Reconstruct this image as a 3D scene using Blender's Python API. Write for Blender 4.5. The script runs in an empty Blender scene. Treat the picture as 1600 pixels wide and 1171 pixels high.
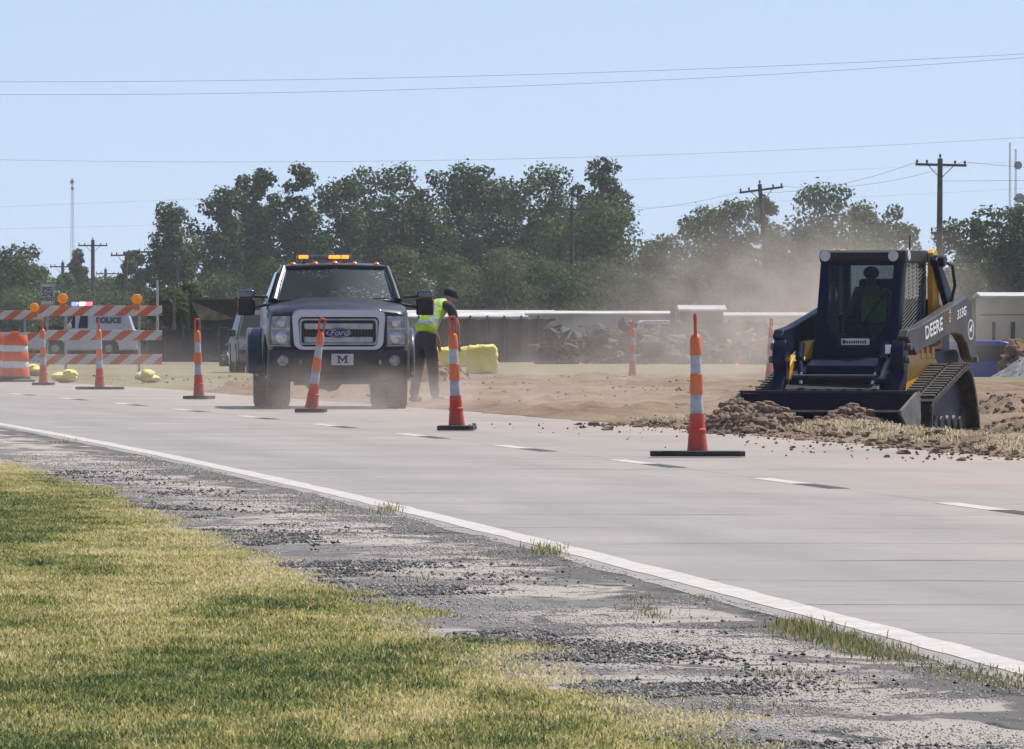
import bpy, bmesh, math, random
import numpy as np
from mathutils import Vector, Matrix, noise
R = math.radians
random.seed(7); RNG = np.random.default_rng(7)
S = bpy.context.scene
COL = S.collection
# ------------------------------------------------------------------ camera, light, exposure
F = 18550.0            # focal length in photo pixels (a 400 mm class lens)
H = 1.15               # eye height
HOR = 508.0
cam = bpy.data.cameras.new('camera'); camo = bpy.data.objects.new('camera', cam); COL.objects.link(camo)
camo.location = (0, 0, H); camo.rotation_euler = (R(90), 0, 0)
cam.sensor_width = 36; cam.lens = F/1600*36; cam.shift_y = -(585.5-HOR)/1600
cam.clip_start = 1; cam.clip_end = 9000
S.camera = camo
SUN_EL, SUN_AZ = 60, 50
w = bpy.data.worlds.new('World'); S.world = w; w.use_nodes = True
nt = w.node_tree; bg = nt.nodes['Background']
sky = nt.nodes.new('ShaderNodeTexSky'); sky.sky_type = 'NISHITA'; sky.sun_disc = False
sky.sun_elevation = R(SUN_EL); sky.sun_rotation = R(SUN_AZ)
sky.air_density = 1.0; sky.dust_density = 0.3; sky.ozone_density = 3.0
tcw_ = nt.nodes.new('ShaderNodeTexCoord'); mpw = nt.nodes.new('ShaderNodeMapping'); mpw.inputs['Location'].default_value = (0, 0, .13)
nt.links.new(tcw_.outputs['Generated'], mpw.inputs[0]); nt.links.new(mpw.outputs[0], sky.inputs[0]); tint = nt.nodes.new('ShaderNodeMix'); tint.data_type = 'RGBA'; tint.blend_type = 'MULTIPLY'; tint.inputs[0].default_value = 1; tint.inputs[7].default_value = (.96, .83, .80, 1)
nt.links.new(sky.outputs[0], tint.inputs[6]); nt.links.new(tint.outputs[2], bg.inputs[0]); bg.inputs[1].default_value = 0.115
sun = bpy.data.lights.new('sun', 'SUN'); suno = bpy.data.objects.new('sun', sun); COL.objects.link(suno)
sun.energy = 4.0; sun.angle = R(0.5); sun.color = (1, 0.93, 0.83)
tosun = Vector((math.sin(R(SUN_AZ))*math.cos(R(SUN_EL)), math.cos(R(SUN_AZ))*math.cos(R(SUN_EL)), math.sin(R(SUN_EL))))
suno.rotation_euler = tosun.to_track_quat('Z', 'Y').to_euler()
S.view_settings.view_transform = 'Standard'; S.view_settings.look = 'None'
S.view_settings.exposure = 0.6; S.view_settings.gamma = 1
S.cycles.volume_step_rate = 2.0
S.cycles.max_bounces = 8; S.cycles.volume_bounces = 1; S.cycles.transparent_max_bounces = 24

def GX(px, D): return (px-800)*D/F
def ZZ(py, D): return H-(py-HOR)*D/F
def ydist(py): return F*H/(py-HOR)
# ------------------------------------------------------------------ materials
MATS = {}
def mat(name, col, rough=.6, metal=0, var=.12, scale=6, bump=0, bscale=40, emit=None, spec=.5, col2=None, coord='Object', coat=0):
    if name in MATS: return MATS[name]
    m = bpy.data.materials.new(name); m.use_nodes = True; n = m.node_tree.nodes; l = m.node_tree.links
    b = n['Principled BSDF']; b.inputs['Roughness'].default_value = rough; b.inputs['Metallic'].default_value = metal
    b.inputs['Specular IOR Level'].default_value = spec; b.inputs['Coat Weight'].default_value = coat
    tc = n.new('ShaderNodeTexCoord'); no = n.new('ShaderNodeTexNoise'); no.inputs['Scale'].default_value = scale; no.inputs['Detail'].default_value = 5
    l.new(tc.outputs[coord], no.inputs['Vector'])
    c2 = col2 or tuple(min(1, c*(1+var*1.5)+.004*var) for c in col); c1 = col if col2 else tuple(c*(1-var) for c in col)
    mr = n.new('ShaderNodeMapRange'); mr.inputs[1].default_value = .33; mr.inputs[2].default_value = .67
    l.new(no.outputs[0], mr.inputs[0])
    mx = n.new('ShaderNodeMix'); mx.data_type = 'RGBA'; mx.inputs[6].default_value = (*c1, 1); mx.inputs[7].default_value = (*c2, 1)
    l.new(mr.outputs[0], mx.inputs[0]); l.new(mx.outputs[2], b.inputs['Base Color'])
    if bump:
        n2 = n.new('ShaderNodeTexNoise'); n2.inputs['Scale'].default_value = bscale; n2.inputs['Detail'].default_value = 4; l.new(tc.outputs[coord], n2.inputs['Vector'])
        bp = n.new('ShaderNodeBump'); bp.inputs['Strength'].default_value = bump; bp.inputs['Distance'].default_value = .02
        l.new(n2.outputs[0], bp.inputs['Height']); l.new(bp.outputs[0], b.inputs['Normal'])
    if emit:
        b.inputs['Emission Color'].default_value = (*emit[0], 1); b.inputs['Emission Strength'].default_value = emit[1]
    MATS[name] = m; return m
def glass(name, tint, alpha):
    if name in MATS: return MATS[name]
    m = bpy.data.materials.new(name); m.use_nodes = True; n = m.node_tree.nodes; l = m.node_tree.links
    n.remove(n['Principled BSDF']); out = n['Material Output']
    t = n.new('ShaderNodeBsdfTransparent'); t.inputs[0].default_value = (*tint, 1)
    g = n.new('ShaderNodeBsdfGlossy'); g.inputs['Roughness'].default_value = .06; g.inputs[0].default_value = (.8, .85, .9, 1)
    mx = n.new('ShaderNodeMixShader'); lw = n.new('ShaderNodeFresnel'); lw.inputs[0].default_value = 1.5
    ad = n.new('ShaderNodeMath'); ad.operation = 'ADD'; ad.inputs[1].default_value = alpha; ad.use_clamp = True
    l.new(lw.outputs[0], ad.inputs[0]); l.new(ad.outputs[0], mx.inputs[0]); l.new(t.outputs[0], mx.inputs[1]); l.new(g.outputs[0], mx.inputs[2]); l.new(mx.outputs[0], out.inputs[0])
    MATS[name] = m; return m
class NB:   # tiny node builder
    def __init__(s, name):
        s.m = bpy.data.materials.new(name); s.m.use_nodes = True; s.n = s.m.node_tree.nodes; s.l = s.m.node_tree.links; s.b = s.n['Principled BSDF']
    def node(s, t, **k):
        x = s.n.new(t)
        for a, v in k.items(): setattr(x, a, v)
        return x
    def inp(s, sock, v):
        if isinstance(v, bpy.types.NodeSocket): s.l.new(v, sock)
        elif isinstance(v, tuple) and len(v) == 3 and sock.type == 'RGBA': sock.default_value = (*v, 1)
        else: sock.default_value = v
    def math(s, op, a, b=0, clamp=False):
        x = s.node('ShaderNodeMath', operation=op, use_clamp=clamp); s.inp(x.inputs[0], a); s.inp(x.inputs[1], b); return x.outputs[0]
    def noise(s, vec, scale, detail=4, rough=.5, dist=0):
        x = s.node('ShaderNodeTexNoise'); s.inp(x.inputs['Vector'], vec); x.inputs['Scale'].default_value = scale; x.inputs['Detail'].default_value = detail
        x.inputs['Roughness'].default_value = rough; x.inputs['Distortion'].default_value = dist; return x.outputs[0]
    def rng(s, v, a, b, c=0, d=1):
        x = s.node('ShaderNodeMapRange'); s.inp(x.inputs[0], v); x.inputs[1].default_value = a; x.inputs[2].default_value = b; x.inputs[3].default_value = c; x.inputs[4].default_value = d; return x.outputs[0]
    def mix(s, f, a, b):
        x = s.node('ShaderNodeMix', data_type='RGBA'); s.inp(x.inputs[0], f); s.inp(x.inputs[6], a); s.inp(x.inputs[7], b); return x.outputs[2]
    def scalev(s, vec, sc):
        x = s.node('ShaderNodeMapping'); s.l.new(vec, x.inputs[0]); x.inputs['Scale'].default_value = sc; return x.outputs[0]
    def bump(s, h, strength, dist):
        x = s.node('ShaderNodeBump'); x.inputs['Strength'].default_value = strength; x.inputs['Distance'].default_value = dist; s.l.new(h, x.inputs['Height']); s.l.new(x.outputs[0], s.b.inputs['Normal'])
# ------------------------------------------------------------------ mesh helpers
class MB:
    def __init__(s): s.v = []; s.f = []; s.mi = []; s.cur = 0; s.M = Matrix.Identity(4)
    def add(s, vs, fs):
        o = len(s.v); s.v += [tuple(s.M @ Vector(p)) for p in vs]
        s.f += [tuple(i+o for i in f) for f in fs]; s.mi += [s.cur]*len(fs); return s
    def box(s, x0, x1, y0, y1, z0, z1):
        return s.add([(x0,y0,z0),(x1,y0,z0),(x1,y1,z0),(x0,y1,z0),(x0,y0,z1),(x1,y0,z1),(x1,y1,z1),(x0,y1,z1)],
              [(0,3,2,1),(4,5,6,7),(0,1,5,4),(1,2,6,5),(2,3,7,6),(3,0,4,7)])
    def prism(s, poly, a0, a1, axis='y', poly2=None):
        """poly in the plane normal to axis; extruded a0..a1. y: (x,z); x: (y,z); z: (x,y)"""
        def P(p, a): return {'y': (p[0], a, p[1]), 'x': (a, p[0], p[1]), 'z': (p[0], p[1], a)}[axis]
        n = len(poly); q = poly2 or poly
        return s.add([P(p, a0) for p in poly]+[P(p, a1) for p in q], [tuple(range(n))[::-1], tuple(range(n, 2*n))]+[(i, (i+1) % n, n+(i+1) % n, n+i) for i in range(n)])
    def tube(s, pts, r, seg=8, cap=True):
        pts = [Vector(p) for p in pts]; n = len(pts); rr = r if isinstance(r, (list, tuple)) else [r]*n
        vs = []; up = Vector((0, 0, 1)); px = None
        for i, p in enumerate(pts):
            t = (pts[min(i+1, n-1)]-pts[max(i-1, 0)]).normalized()
            if px is None: px = t.cross(up if abs(t.z) < .9 else Vector((0, 1, 0))).normalized()
            else: px = (px-t*px.dot(t)).normalized()
            q = t.cross(px)
            for k in range(seg):
                a = 2*math.pi*k/seg; vs.append(p+(px*math.cos(a)+q*math.sin(a))*rr[i])
        fs = [(i*seg+k, i*seg+(k+1) % seg, (i+1)*seg+(k+1) % seg, (i+1)*seg+k) for i in range(n-1) for k in range(seg)]
        if cap: fs += [tuple(range(seg))[::-1], tuple((n-1)*seg+k for k in range(seg))]
        return s.add([tuple(v) for v in vs], fs)
    def lathe(s, prof, seg=24, cx=0, cy=0, axis='z', sy=1):
        vs = []
        for (r, z) in prof:
            for k in range(seg):
                a = 2*math.pi*k/seg; x, y = r*math.cos(a), r*math.sin(a)*sy
                vs.append((cx+x, cy+y, z) if axis == 'z' else ((cx+x, z, cy+y) if axis == 'y' else (z, cx+x, cy+y)))
        n = len(prof)
        fs = [(i*seg+k, i*seg+(k+1) % seg, (i+1)*seg+(k+1) % seg, (i+1)*seg+k) for i in range(n-1) for k in range(seg)]
        fs += [tuple(range(seg))[::-1], tuple((n-1)*seg+k for k in range(seg))]
        return s.add(vs, fs)
    def loft(s, secs, cap=True):
        n = len(secs[0]); vs = [p for c in secs for p in c]
        fs = [(i*n+k, i*n+(k+1) % n, (i+1)*n+(k+1) % n, (i+1)*n+k) for i in range(len(secs)-1) for k in range(n)]
        if cap: fs += [tuple(range(n))[::-1], tuple((len(secs)-1)*n+k for k in range(n))]
        return s.add(vs, fs)
    def ball(s, c, r, seg=10, sc=(1, 1, 1), jit=0):
        vs = []; fs = []; rings = max(4, seg//2)
        for i in range(rings+1):
            a = math.pi*i/rings
            for k in range(seg):
                b = 2*math.pi*k/seg; j = 1+random.uniform(-jit, jit) if 0 < i < rings else 1
                vs.append((c[0]+r*sc[0]*math.sin(a)*math.cos(b)*j, c[1]+r*sc[1]*math.sin(a)*math.sin(b)*j, c[2]+r*sc[2]*math.cos(a)*j))
        for i in range(rings):
            for k in range(seg): fs.append((i*seg+k, (i+1)*seg+k, (i+1)*seg+(k+1) % seg, i*seg+(k+1) % seg))
        return s.add(vs, fs)
    def build(s, name, m, parent=None, smooth=False, bevel=0, bseg=2):
        me = bpy.data.meshes.new(name); me.from_pydata(s.v, [], s.f)
        ms = m if isinstance(m, (list, tuple)) else [m]
        for x in ms: me.materials.append(x)
        me.polygons.foreach_set('material_index', s.mi)
        bm = bmesh.new(); bm.from_mesh(me); bmesh.ops.remove_doubles(bm, verts=bm.verts, dist=1e-5); bmesh.ops.recalc_face_normals(bm, faces=bm.faces); bm.to_mesh(me); bm.free()
        if smooth:
            me.shade_smooth()
            try: me.set_sharp_from_angle(angle=R(38))
            except Exception: pass
        o = bpy.data.objects.new(name, me); COL.objects.link(o)
        if parent: o.parent = parent
        if bevel:
            b = o.modifiers.new('bevel', 'BEVEL'); b.width = bevel; b.segments = bseg; b.limit_method = 'ANGLE'; b.angle_limit = R(35)
            if smooth is not None: me.shade_smooth(); 
            b.harden_normals = True
        return o
def tag(o, label=None, cat=None, group=None, kind=None):
    if label: o['label'] = label
    if cat: o['category'] = cat
    if group: o['group'] = group
    if kind: o['kind'] = kind
    return o
def thing(name, label, cat, loc=(0, 0, 0), rz=0, group=None, rx=0, ry=0):
    o = bpy.data.objects.new(name, None); COL.objects.link(o); o.location = loc; o.rotation_euler = (rx, ry, rz); o.empty_display_size = .2
    return tag(o, label, cat, group)
def copy_tree(o, parent=None):
    c = o.copy(); COL.objects.link(c); c.parent = parent
    for ch in o.children: copy_tree(ch, c)
    return c
def text_part(name, body, size, m, parent, mw, extrude=.002, shear=0, bold=0, sx=1):
    cu = bpy.data.curves.new(name, 'FONT'); cu.body = body; cu.size = size; cu.extrude = extrude; cu.shear = shear; cu.offset = bold
    cu.align_x = 'CENTER'; cu.align_y = 'CENTER'; cu.space_line = .85
    t = bpy.data.objects.new(name, cu); COL.objects.link(t)
    dg = bpy.context.evaluated_depsgraph_get(); me = bpy.data.meshes.new_from_object(t.evaluated_get(dg))
    COL.objects.unlink(t); bpy.data.objects.remove(t)
    me.transform(mw @ Matrix.Diagonal((sx, 1, 1, 1))); me.materials.clear(); me.materials.append(m)
    o = bpy.data.objects.new(name, me); COL.objects.link(o); o.parent = parent; return o
def frame(origin, xa, ya):   # matrix whose local x,y map to xa, ya
    xa = Vector(xa).normalized(); ya = Vector(ya).normalized(); za = xa.cross(ya)
    return Matrix(((xa.x, ya.x, za.x, origin[0]), (xa.y, ya.y, za.y, origin[1]), (xa.z, ya.z, za.z, origin[2]), (0, 0, 0, 1)))
def vnoise(x, y, sc, seed=0):   # numpy value noise 0..1
    x = np.asarray(x)*sc+seed*17.31; y = np.asarray(y)*sc+seed*5.77
    xi = np.floor(x).astype(np.int64); yi = np.floor(y).astype(np.int64); fx = x-xi; fy = y-yi; fx = fx*fx*(3-2*fx); fy = fy*fy*(3-2*fy)
    def h(a, b):
        v = (a*374761393+b*668265263+seed*1442695) & 0x7fffffff; v = ((v ^ (v >> 13))*1274126177) & 0x7fffffff; return ((v ^ (v >> 16)) & 0xffff)/65535.
    return (h(xi, yi)*(1-fx)+h(xi+1, yi)*fx)*(1-fy)+(h(xi, yi+1)*(1-fx)+h(xi+1, yi+1)*fx)*fy
def fbm(x, y, sc, seed=0, oc=4):
    s = 0; a = .5; t = 0
    for i in range(oc): s = s+a*vnoise(x, y, sc*2**i, seed+i); t += a; a *= .55
    return s/t
def raw_mesh(name, V, Fc, m, nper, attr=None, kind=None, uv=None):   # big meshes straight from numpy
    me = bpy.data.meshes.new(name); V = np.asarray(V, np.float32); Fc = np.asarray(Fc, np.int32)
    me.vertices.add(len(V)); me.vertices.foreach_set('co', V.ravel()); me.loops.add(Fc.size); me.loops.foreach_set('vertex_index', Fc.ravel())
    me.polygons.add(len(Fc)); me.polygons.foreach_set('loop_start', np.arange(0, Fc.size, nper, dtype=np.int32))
    try: me.polygons.foreach_set('loop_total', np.full(len(Fc), nper, np.int32))
    except Exception: pass
    if attr is not None:
        a = me.attributes.new('rnd', 'FLOAT', 'POINT'); a.data.foreach_set('value', np.asarray(attr, np.float32))
    if uv is not None:
        u = me.uv_layers.new(name='UVMap'); u.data.foreach_set('uv', np.asarray(uv, np.float32)[Fc.ravel()].ravel())
    me.update(calc_edges=True); me.validate(); me.materials.append(m)
    o = bpy.data.objects.new(name, me); COL.objects.link(o)
    if kind: o['kind'] = kind
    return o
def gridfaces(nu, nv):
    i, j = np.meshgrid(np.arange(nu-1), np.arange(nv-1), indexing='ij'); a = (i*nv+j).ravel()
    return np.stack([a, a+nv, a+nv+1, a+1], 1)
# ------------------------------------------------------------------ road alignment
RC = [-1.36756587e-04, -5.39499860e-02, 7.71613718e+00]
def xc(D):
    D = np.asarray(D, float); Dm = np.clip(D, 20, 260)
    v = np.polyval(RC, Dm); sl = np.polyval(np.polyder(np.array(RC)), Dm); return v+sl*(D-Dm)
def terr(X, D):     # the lots beyond the road lie a little lower
    X = np.asarray(X, float); D = np.asarray(D, float)
    z = -2.5*np.clip((D-430)/90, 0, 1)
    t = np.clip((X-9.5)/2., 0, 1)*np.clip((D-262)/25, 0, 1)
    o_ = X-xc(D); dip = -.13*np.clip((o_-4.6)/2., 0, 1)*np.clip((15-o_)/2., 0, 1)*np.clip((D-104)/6, 0, 1)*np.clip((160-D)/10, 0, 1)
    return np.minimum(np.minimum(z, -.42*t), dip)
def strip(name, o0, o1, Ds, z, m, n=2, jit0=0, jit1=0, kind='structure', dz=None):
    Ds = np.asarray(Ds, float); t = np.linspace(0, 1, n)
    a = o0+jit0*(fbm(Ds, Ds*0, .7, 3)-.5)*2; b = o1+jit1*(fbm(Ds, Ds*0, .9, 9)-.5)*2
    off = a[:, None]*(1-t)+b[:, None]*t; X = xc(Ds)[:, None]+off; Y = Ds[:, None]+0*off
    Z = np.full_like(X, z)
    if dz is not None: Z = Z+dz(X, Y)
    V = np.stack([X, Y, Z], -1).reshape(-1, 3); uv = np.stack([off, Y], -1).reshape(-1, 2)
    return raw_mesh(name, V, gridfaces(len(Ds), n)[:, ::-1], m, 4, kind=kind, uv=uv)
# ground
g = NB('ground'); tc = g.node('ShaderNodeTexCoord').outputs['Object']
a = g.noise(tc, .5, 6); b_ = g.noise(tc, .06, 4); c_ = g.noise(tc, 6, 4)
base = g.mix(g.rng(a, .35, .65), (.15, .135, .065), (.26, .215, .12)); base = g.mix(g.rng(b_, .45, .6, 0, .6), base, (.11, .125, .05)); base = g.mix(g.rng(c_, .3, .7, 0, .35), base, (.10, .09, .05))
g.inp(g.b.inputs['Base Color'], base); g.b.inputs['Roughness'].default_value = .95; g.bump(c_, .5, .05)
xs = np.concatenate([np.linspace(-4000, -150, 12), np.linspace(-120, 120, 97), np.linspace(150, 4000, 12)])
ys = np.concatenate([np.linspace(-200, 20, 6), np.linspace(30, 250, 40), np.linspace(255, 560, 90), np.linspace(600, 6000, 20)])
XX, YY = np.meshgrid(xs, ys, indexing='ij'); ZG = terr(XX, YY)
raw_mesh('ground', np.stack([XX, YY, ZG], -1).reshape(-1, 3), gridfaces(len(xs), len(ys)), g.m, 4, kind='structure')
# road
g = NB('road_surface'); uv = g.node('ShaderNodeUVMap').outputs[0]; uv3 = uv
n1 = g.noise(uv, .35, 5); n2 = g.noise(g.scalev(uv, (1.2, .12, 1)), 1, 5); n3 = g.noise(uv, 60, 3); n4 = g.noise(uv, 1.6, 6, .6, 1.)
col = g.mix(g.rng(n1, .35, .65), (.222, .210, .200), (.280, .260, .244)); col = g.mix(g.rng(n2, .38, .62, 0, .75), col, (.195, .188, .184)); col = g.mix(g.rng(n4, .50, .72, 0, .55), col, (.155, .147, .142))
col = g.mix(g.rng(n3, .3, .7, 0, .28), col, (.37, .345, .325))
sep = g.node('ShaderNodeSeparateXYZ'); g.l.new(uv, sep.inputs[0])
wob = g.math('MULTIPLY', g.math('SUBTRACT', g.noise(uv, .9, 5), .5), 1.1)
yj = g.math('ADD', sep.outputs[1], g.math('ADD', wob, g.math('MULTIPLY', sep.outputs[0], .12)))
fr = g.math('ABSOLUTE', g.math('SUBTRACT', g.math('FRACT', g.math('DIVIDE', yj, 4.6)), .5))
crack = g.math('MULTIPLY', g.math('LESS_THAN', fr, .016), g.rng(g.noise(uv, .8, 3), .40, .52)); col = g.mix(g.math('MULTIPLY', crack, .75), col, (.08, .075, .075))
for o_t in (-2.75, -1.0, .95, 2.7):
    tb_ = g.rng(g.math('ABSOLUTE', g.math('SUBTRACT', sep.outputs[0], o_t)), .0, .42, .32, 0); col = g.mix(g.math('MULTIPLY', tb_, g.rng(g.noise(g.scalev(uv, (1, .1, 1)), 2, 4), .3, .6)), col, (.15, .145, .145))
st_ = g.rng(g.noise(uv, 2.6, 5, .65, .5), .64, .70, 0, .5); col = g.mix(st_, col, (.13, .12, .115))
cj = g.math('LESS_THAN', g.math('ABSOLUTE', g.math('ADD', sep.outputs[0], g.math('MULTIPLY', wob, .03))), .012); col = g.mix(g.math('MULTIPLY', cj, .6), col, (.08, .075, .07))
# dust blown off the graded side
dust = g.math('MULTIPLY', g.rng(sep.outputs[0], -2.5, 3.4), g.rng(g.noise(uv, .25, 4), .3, .62)); col = g.mix(g.math('MULTIPLY', dust, .75), col, (.36, .285, .225))
g.inp(g.b.inputs['Base Color'], col); g.b.inputs['Roughness'].default_value = .8; g.bump(n3, .25, .006)
strip('road', -3.86, 3.7, np.linspace(-60, 420, 961), .004, g.m, 9, .07, .12)
# shoulder
g = NB('shoulder_surface'); uv = g.node('ShaderNodeUVMap').outputs[0]; sep = g.node('ShaderNodeSeparateXYZ'); g.l.new(uv, sep.inputs[0])
p1 = g.noise(g.scalev(uv, (1.6, .5, 1)), 1.3, 6, .62, .6); p2 = g.noise(uv, 95, 4, .75); p3 = g.noise(g.scalev(uv, (1, .35, 1)), 3.2, 5, .6, 1.)
p2m = g.rng(p2, .3, .7); col = g.mix(p2m, (.30, .268, .24), (.51, .455, .405))
dk = g.mix(p2m, (.068, .061, .056), (.17, .155, .145))
inner = g.rng(sep.outputs[0], -4.45, -3.95, 0, .17)   # old patching next to the line
col = g.mix(g.rng(g.math('ADD', p1, inner), .545, .60), col, dk)
col = g.mix(g.rng(p3, .575, .60, 0, .9), col, (.03, .03, .03))
gr = g.math('ADD', g.noise(uv, .5, 5), g.rng(sep.outputs[0], -5.3, -4.5, .18, 0)); col = g.mix(g.rng(gr, .56, .66, 0, .8), col, g.mix(p2m, (.05, .05, .052), (.22, .21, .21)))
g.inp(g.b.inputs['Base Color'], col); g.b.inputs['Roughness'].default_value = .9; g.bump(g.math('ADD', p2, p1), .7, .02)
strip('shoulder', -5.9, -3.74, np.linspace(-60, 420, 481), .002, g.m, 4)
# markings
wm = NB('road_paint'); tcw = wm.node('ShaderNodeTexCoord').outputs['Object']; nn = wm.noise(tcw, 14, 5, .7); n5 = wm.noise(tcw, 2, 4)
wm.inp(wm.b.inputs['Base Color'], wm.mix(wm.rng(nn, .50, .66, 0, .8), wm.mix(wm.rng(n5, .3, .7), (.52, .495, .46), (.42, .39, .36)), (.27, .25, .23))); wm.b.inputs['Roughness'].default_value = .7
bm_ = mat('contrast_marking', (.035, .034, .036), .8, var=.3, scale=9)
strip('edge_line', -3.66-.085, -3.66+.085, np.linspace(-60, 420, 1921), .0062, wm.m, 2, .02, .02)
for k in range(-4, 26):
    d0 = 76.5+12.19*k-.0
    if d0 > 300: break
    strip('lane_dash', -.08, .08, np.linspace(d0-3.05, d0, 7), .0062, wm.m)
    strip('lane_dash', -.08, .08, np.linspace(d0-5.6, d0-3.1, 7), .0062, bm_)
# graded dirt
g = NB('graded_dirt'); tcd = g.node('ShaderNodeTexCoord').outputs['Object']
d1 = g.noise(tcd, .6, 6); d2 = g.noise(tcd, 9, 5, .7); d3 = g.noise(tcd, .12, 3)
col = g.mix(g.rng(d1, .35, .65), (.155, .095, .062), (.28, .19, .125)); col = g.mix(g.rng(d2, .4, .7, 0, .5), col, (.10, .062, .042)); col = g.mix(g.rng(d3, .52, .62, 0, .6), col, (.25, .22, .14))
g.inp(g.b.inputs['Base Color'], col); g.b.inputs['Roughness'].default_value = 1; g.bump(d2, .8, .06); MATS['dirt'] = g.m
def dirtz(X, Y):
    e = np.clip((X-xc(Y)-3.62)/.5, 0, 1); g_ = np.exp(-((X-4.4)/1.7)**2-((Y-126.)/5.)**2); return -.10*g_*np.clip((X-xc(Y)-3.8)/.6, 0, 1)+(1-g_)*e*(.22*(fbm(X, Y*.7, 1.3, 2)-.42)+.22*np.clip(fbm(X, Y, 3, 5)-.52, 0, 1))
Ds = np.arange(60, 262, .35); n = 110; tt = np.linspace(0, 1, n)
outer = np.where(Ds < 215, 20, 20-(Ds-215)*.0)+2*fbm(Ds, Ds*0, .08, 4)
near = 3.55+.35*(fbm(Ds, Ds*0, .8, 11)-.5)
endf = np.clip((xc(Ds)*0+Ds-205)/50, 0, 1); near = near+endf*7.5
off = near[:, None]*(1-tt**1.5)+outer[:, None]*tt**1.5; X = xc(Ds)[:, None]+off; Y = Ds[:, None]+0*off
raw_mesh('dirt_ground', np.stack([X, Y, .008+dirtz(X, Y)], -1).reshape(-1, 3), gridfaces(len(Ds), n)[:, ::-1], g.m, 4, kind='structure')
# verge turf under the blades
g = NB('verge_turf'); tcd = g.node('ShaderNodeTexCoord').outputs['Object']; d1 = g.noise(tcd, .9, 5); d2 = g.noise(tcd, 25, 4)
g.inp(g.b.inputs['Base Color'], g.mix(g.rng(d2, .3, .7, 0, .6), g.mix(g.rng(d1, .4, .6), (.16, .15, .06), (.30, .24, .11)), (.09, .08, .04))); g.b.inputs['Roughness'].default_value = 1
strip('verge', -16, -5.42, np.linspace(10, 420, 821), .004, g.m, 20, 0, .22)
# ------------------------------------------------------------------ grass blades and gravel (too many to count)
def blades(name, X, Y, Z, h, wd, m, kind='stuff', lean=.5, tone=None):
    N = len(X); a = RNG.uniform(0, 2*math.pi, N); la = RNG.uniform(0, 2*math.pi, N); ln = RNG.uniform(.1, 1, N)*lean*h
    ca, sa = np.cos(a)*wd/2, np.sin(a)*wd/2; dx, dy = np.cos(la)*ln, np.sin(la)*ln
    V = np.stack([np.stack([X-ca, Y-sa, Z], -1), np.stack([X+ca, Y+sa, Z], -1),
                  np.stack([X+ca*.7+dx*.35, Y+sa*.7+dy*.35, Z+h*.6], -1), np.stack([X-ca*.7+dx*.35, Y-sa*.7+dy*.35, Z+h*.6], -1),
                  np.stack([X+dx, Y+dy, Z+h*np.sqrt(np.clip(1-lean**2*.3, .3, 1))], -1)], 1).reshape(-1, 3)
    i = np.arange(N)[:, None]*5
    Fc = np.concatenate([np.concatenate([i, i+1, i+2], 1), np.concatenate([i, i+2, i+3], 1), np.concatenate([i+3, i+2, i+4], 1)])
    t = RNG.uniform(0, 1, N) if tone is None else tone
    return raw_mesh(name, V, Fc, m, 3, attr=np.repeat(t, 5), kind=kind)
def grassmat(name, stops):
    g = NB(name); at = g.node('ShaderNodeAttribute', attribute_name='rnd'); cr = g.node('ShaderNodeValToRGB'); el = cr.color_ramp.elements
    el[0].position = 0; el[0].color = (*stops[0], 1); el[1].position = 1; el[1].color = (*stops[-1], 1)
    for i, c in enumerate(stops[1:-1]): e = el.new((i+1)/(len(stops)-1)); e.color = (*c, 1)
    g.l.new(at.outputs['Fac'], cr.inputs[0]); g.l.new(cr.outputs[0], g.b.inputs['Base Color']); g.b.inputs['Roughness'].default_value = .55; g.b.inputs['Specular IOR Level'].default_value = .3
    tr = g.node('ShaderNodeBsdfTranslucent'); g.l.new(cr.outputs[0], tr.inputs[0]); mx = g.node('ShaderNodeMixShader'); mx.inputs[0].default_value = .45
    g.l.new(g.b.outputs[0], mx.inputs[1]); g.l.new(tr.outputs[0], mx.inputs[2]); g.l.new(mx.outputs[0], g.n['Material Output'].inputs[0]); return g.m
GM = grassmat('turf_blades', [(.045, .085, .026), (.10, .16, .05), (.23, .27, .085), (.44, .40, .14), (.64, .54, .23), (.76, .66, .38)])
N = 700000
Dd = 30+95*RNG.uniform(0, 1, N)**1.35; edge = -5.20+.15*np.clip((46-Dd)/12, 0, 1)+.55*(fbm(Dd, Dd*0, .35, 21)-.5)+.25*(fbm(Dd, Dd*0, 2.2, 22)-.5)
halfw = 900*Dd/F+.35
xl = np.maximum(-halfw, xc(Dd)+edge-6.5); xr = xc(Dd)+edge; u = RNG.uniform(0, 1, N); X = xl+(xr-xl)*u; X = X+RNG.uniform(0, .35, N)*(RNG.uniform(0, 1, N) < .06)
keep = xr > xl; X, Dd = X[keep], Dd[keep]; xr = xr[keep]
edged = np.clip((xr-X)/.5, 0, 1)
p = .7*fbm(X, Dd*.12, .9, 31, 4)+.3*fbm(X, Dd*.3, 2.6, 35, 3); q = fbm(X, Dd*.35, 5.5, 33, 3)
dens = np.clip(edged*1.3+.35*(q > .5)-.02, 0, 1); k = RNG.uniform(0, 1, len(X)) < dens*np.clip(.45+1.6*(q-.25), .3, 1); X, Dd, p, q, edged = X[k], Dd[k], p[k], q[k], edged[k]
dark = np.clip((p-.46)*4, -1, 1)
dark = np.clip((p-.50)*8+.25*np.clip((50-Dd)/20, 0, 1), -1, 1)
inn_ = np.clip((xc(Dd)-5.2-X)/2.2, 0, 1)
tone = np.clip(.68-.24*inn_-.30*dark+.10*(1-edged)+RNG.normal(0, .24, len(X))+(q-.5)*.7, 0, 1)
hh = (.007+.018*RNG.uniform(0, 1, len(X))**2+.008*np.clip(dark, 0, 1))*(.6+.5*edged)
blades('grass', X, Dd, np.full(len(X), .008), hh, .0028+.00007*Dd, GM, tone=tone, lean=1.0)
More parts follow.
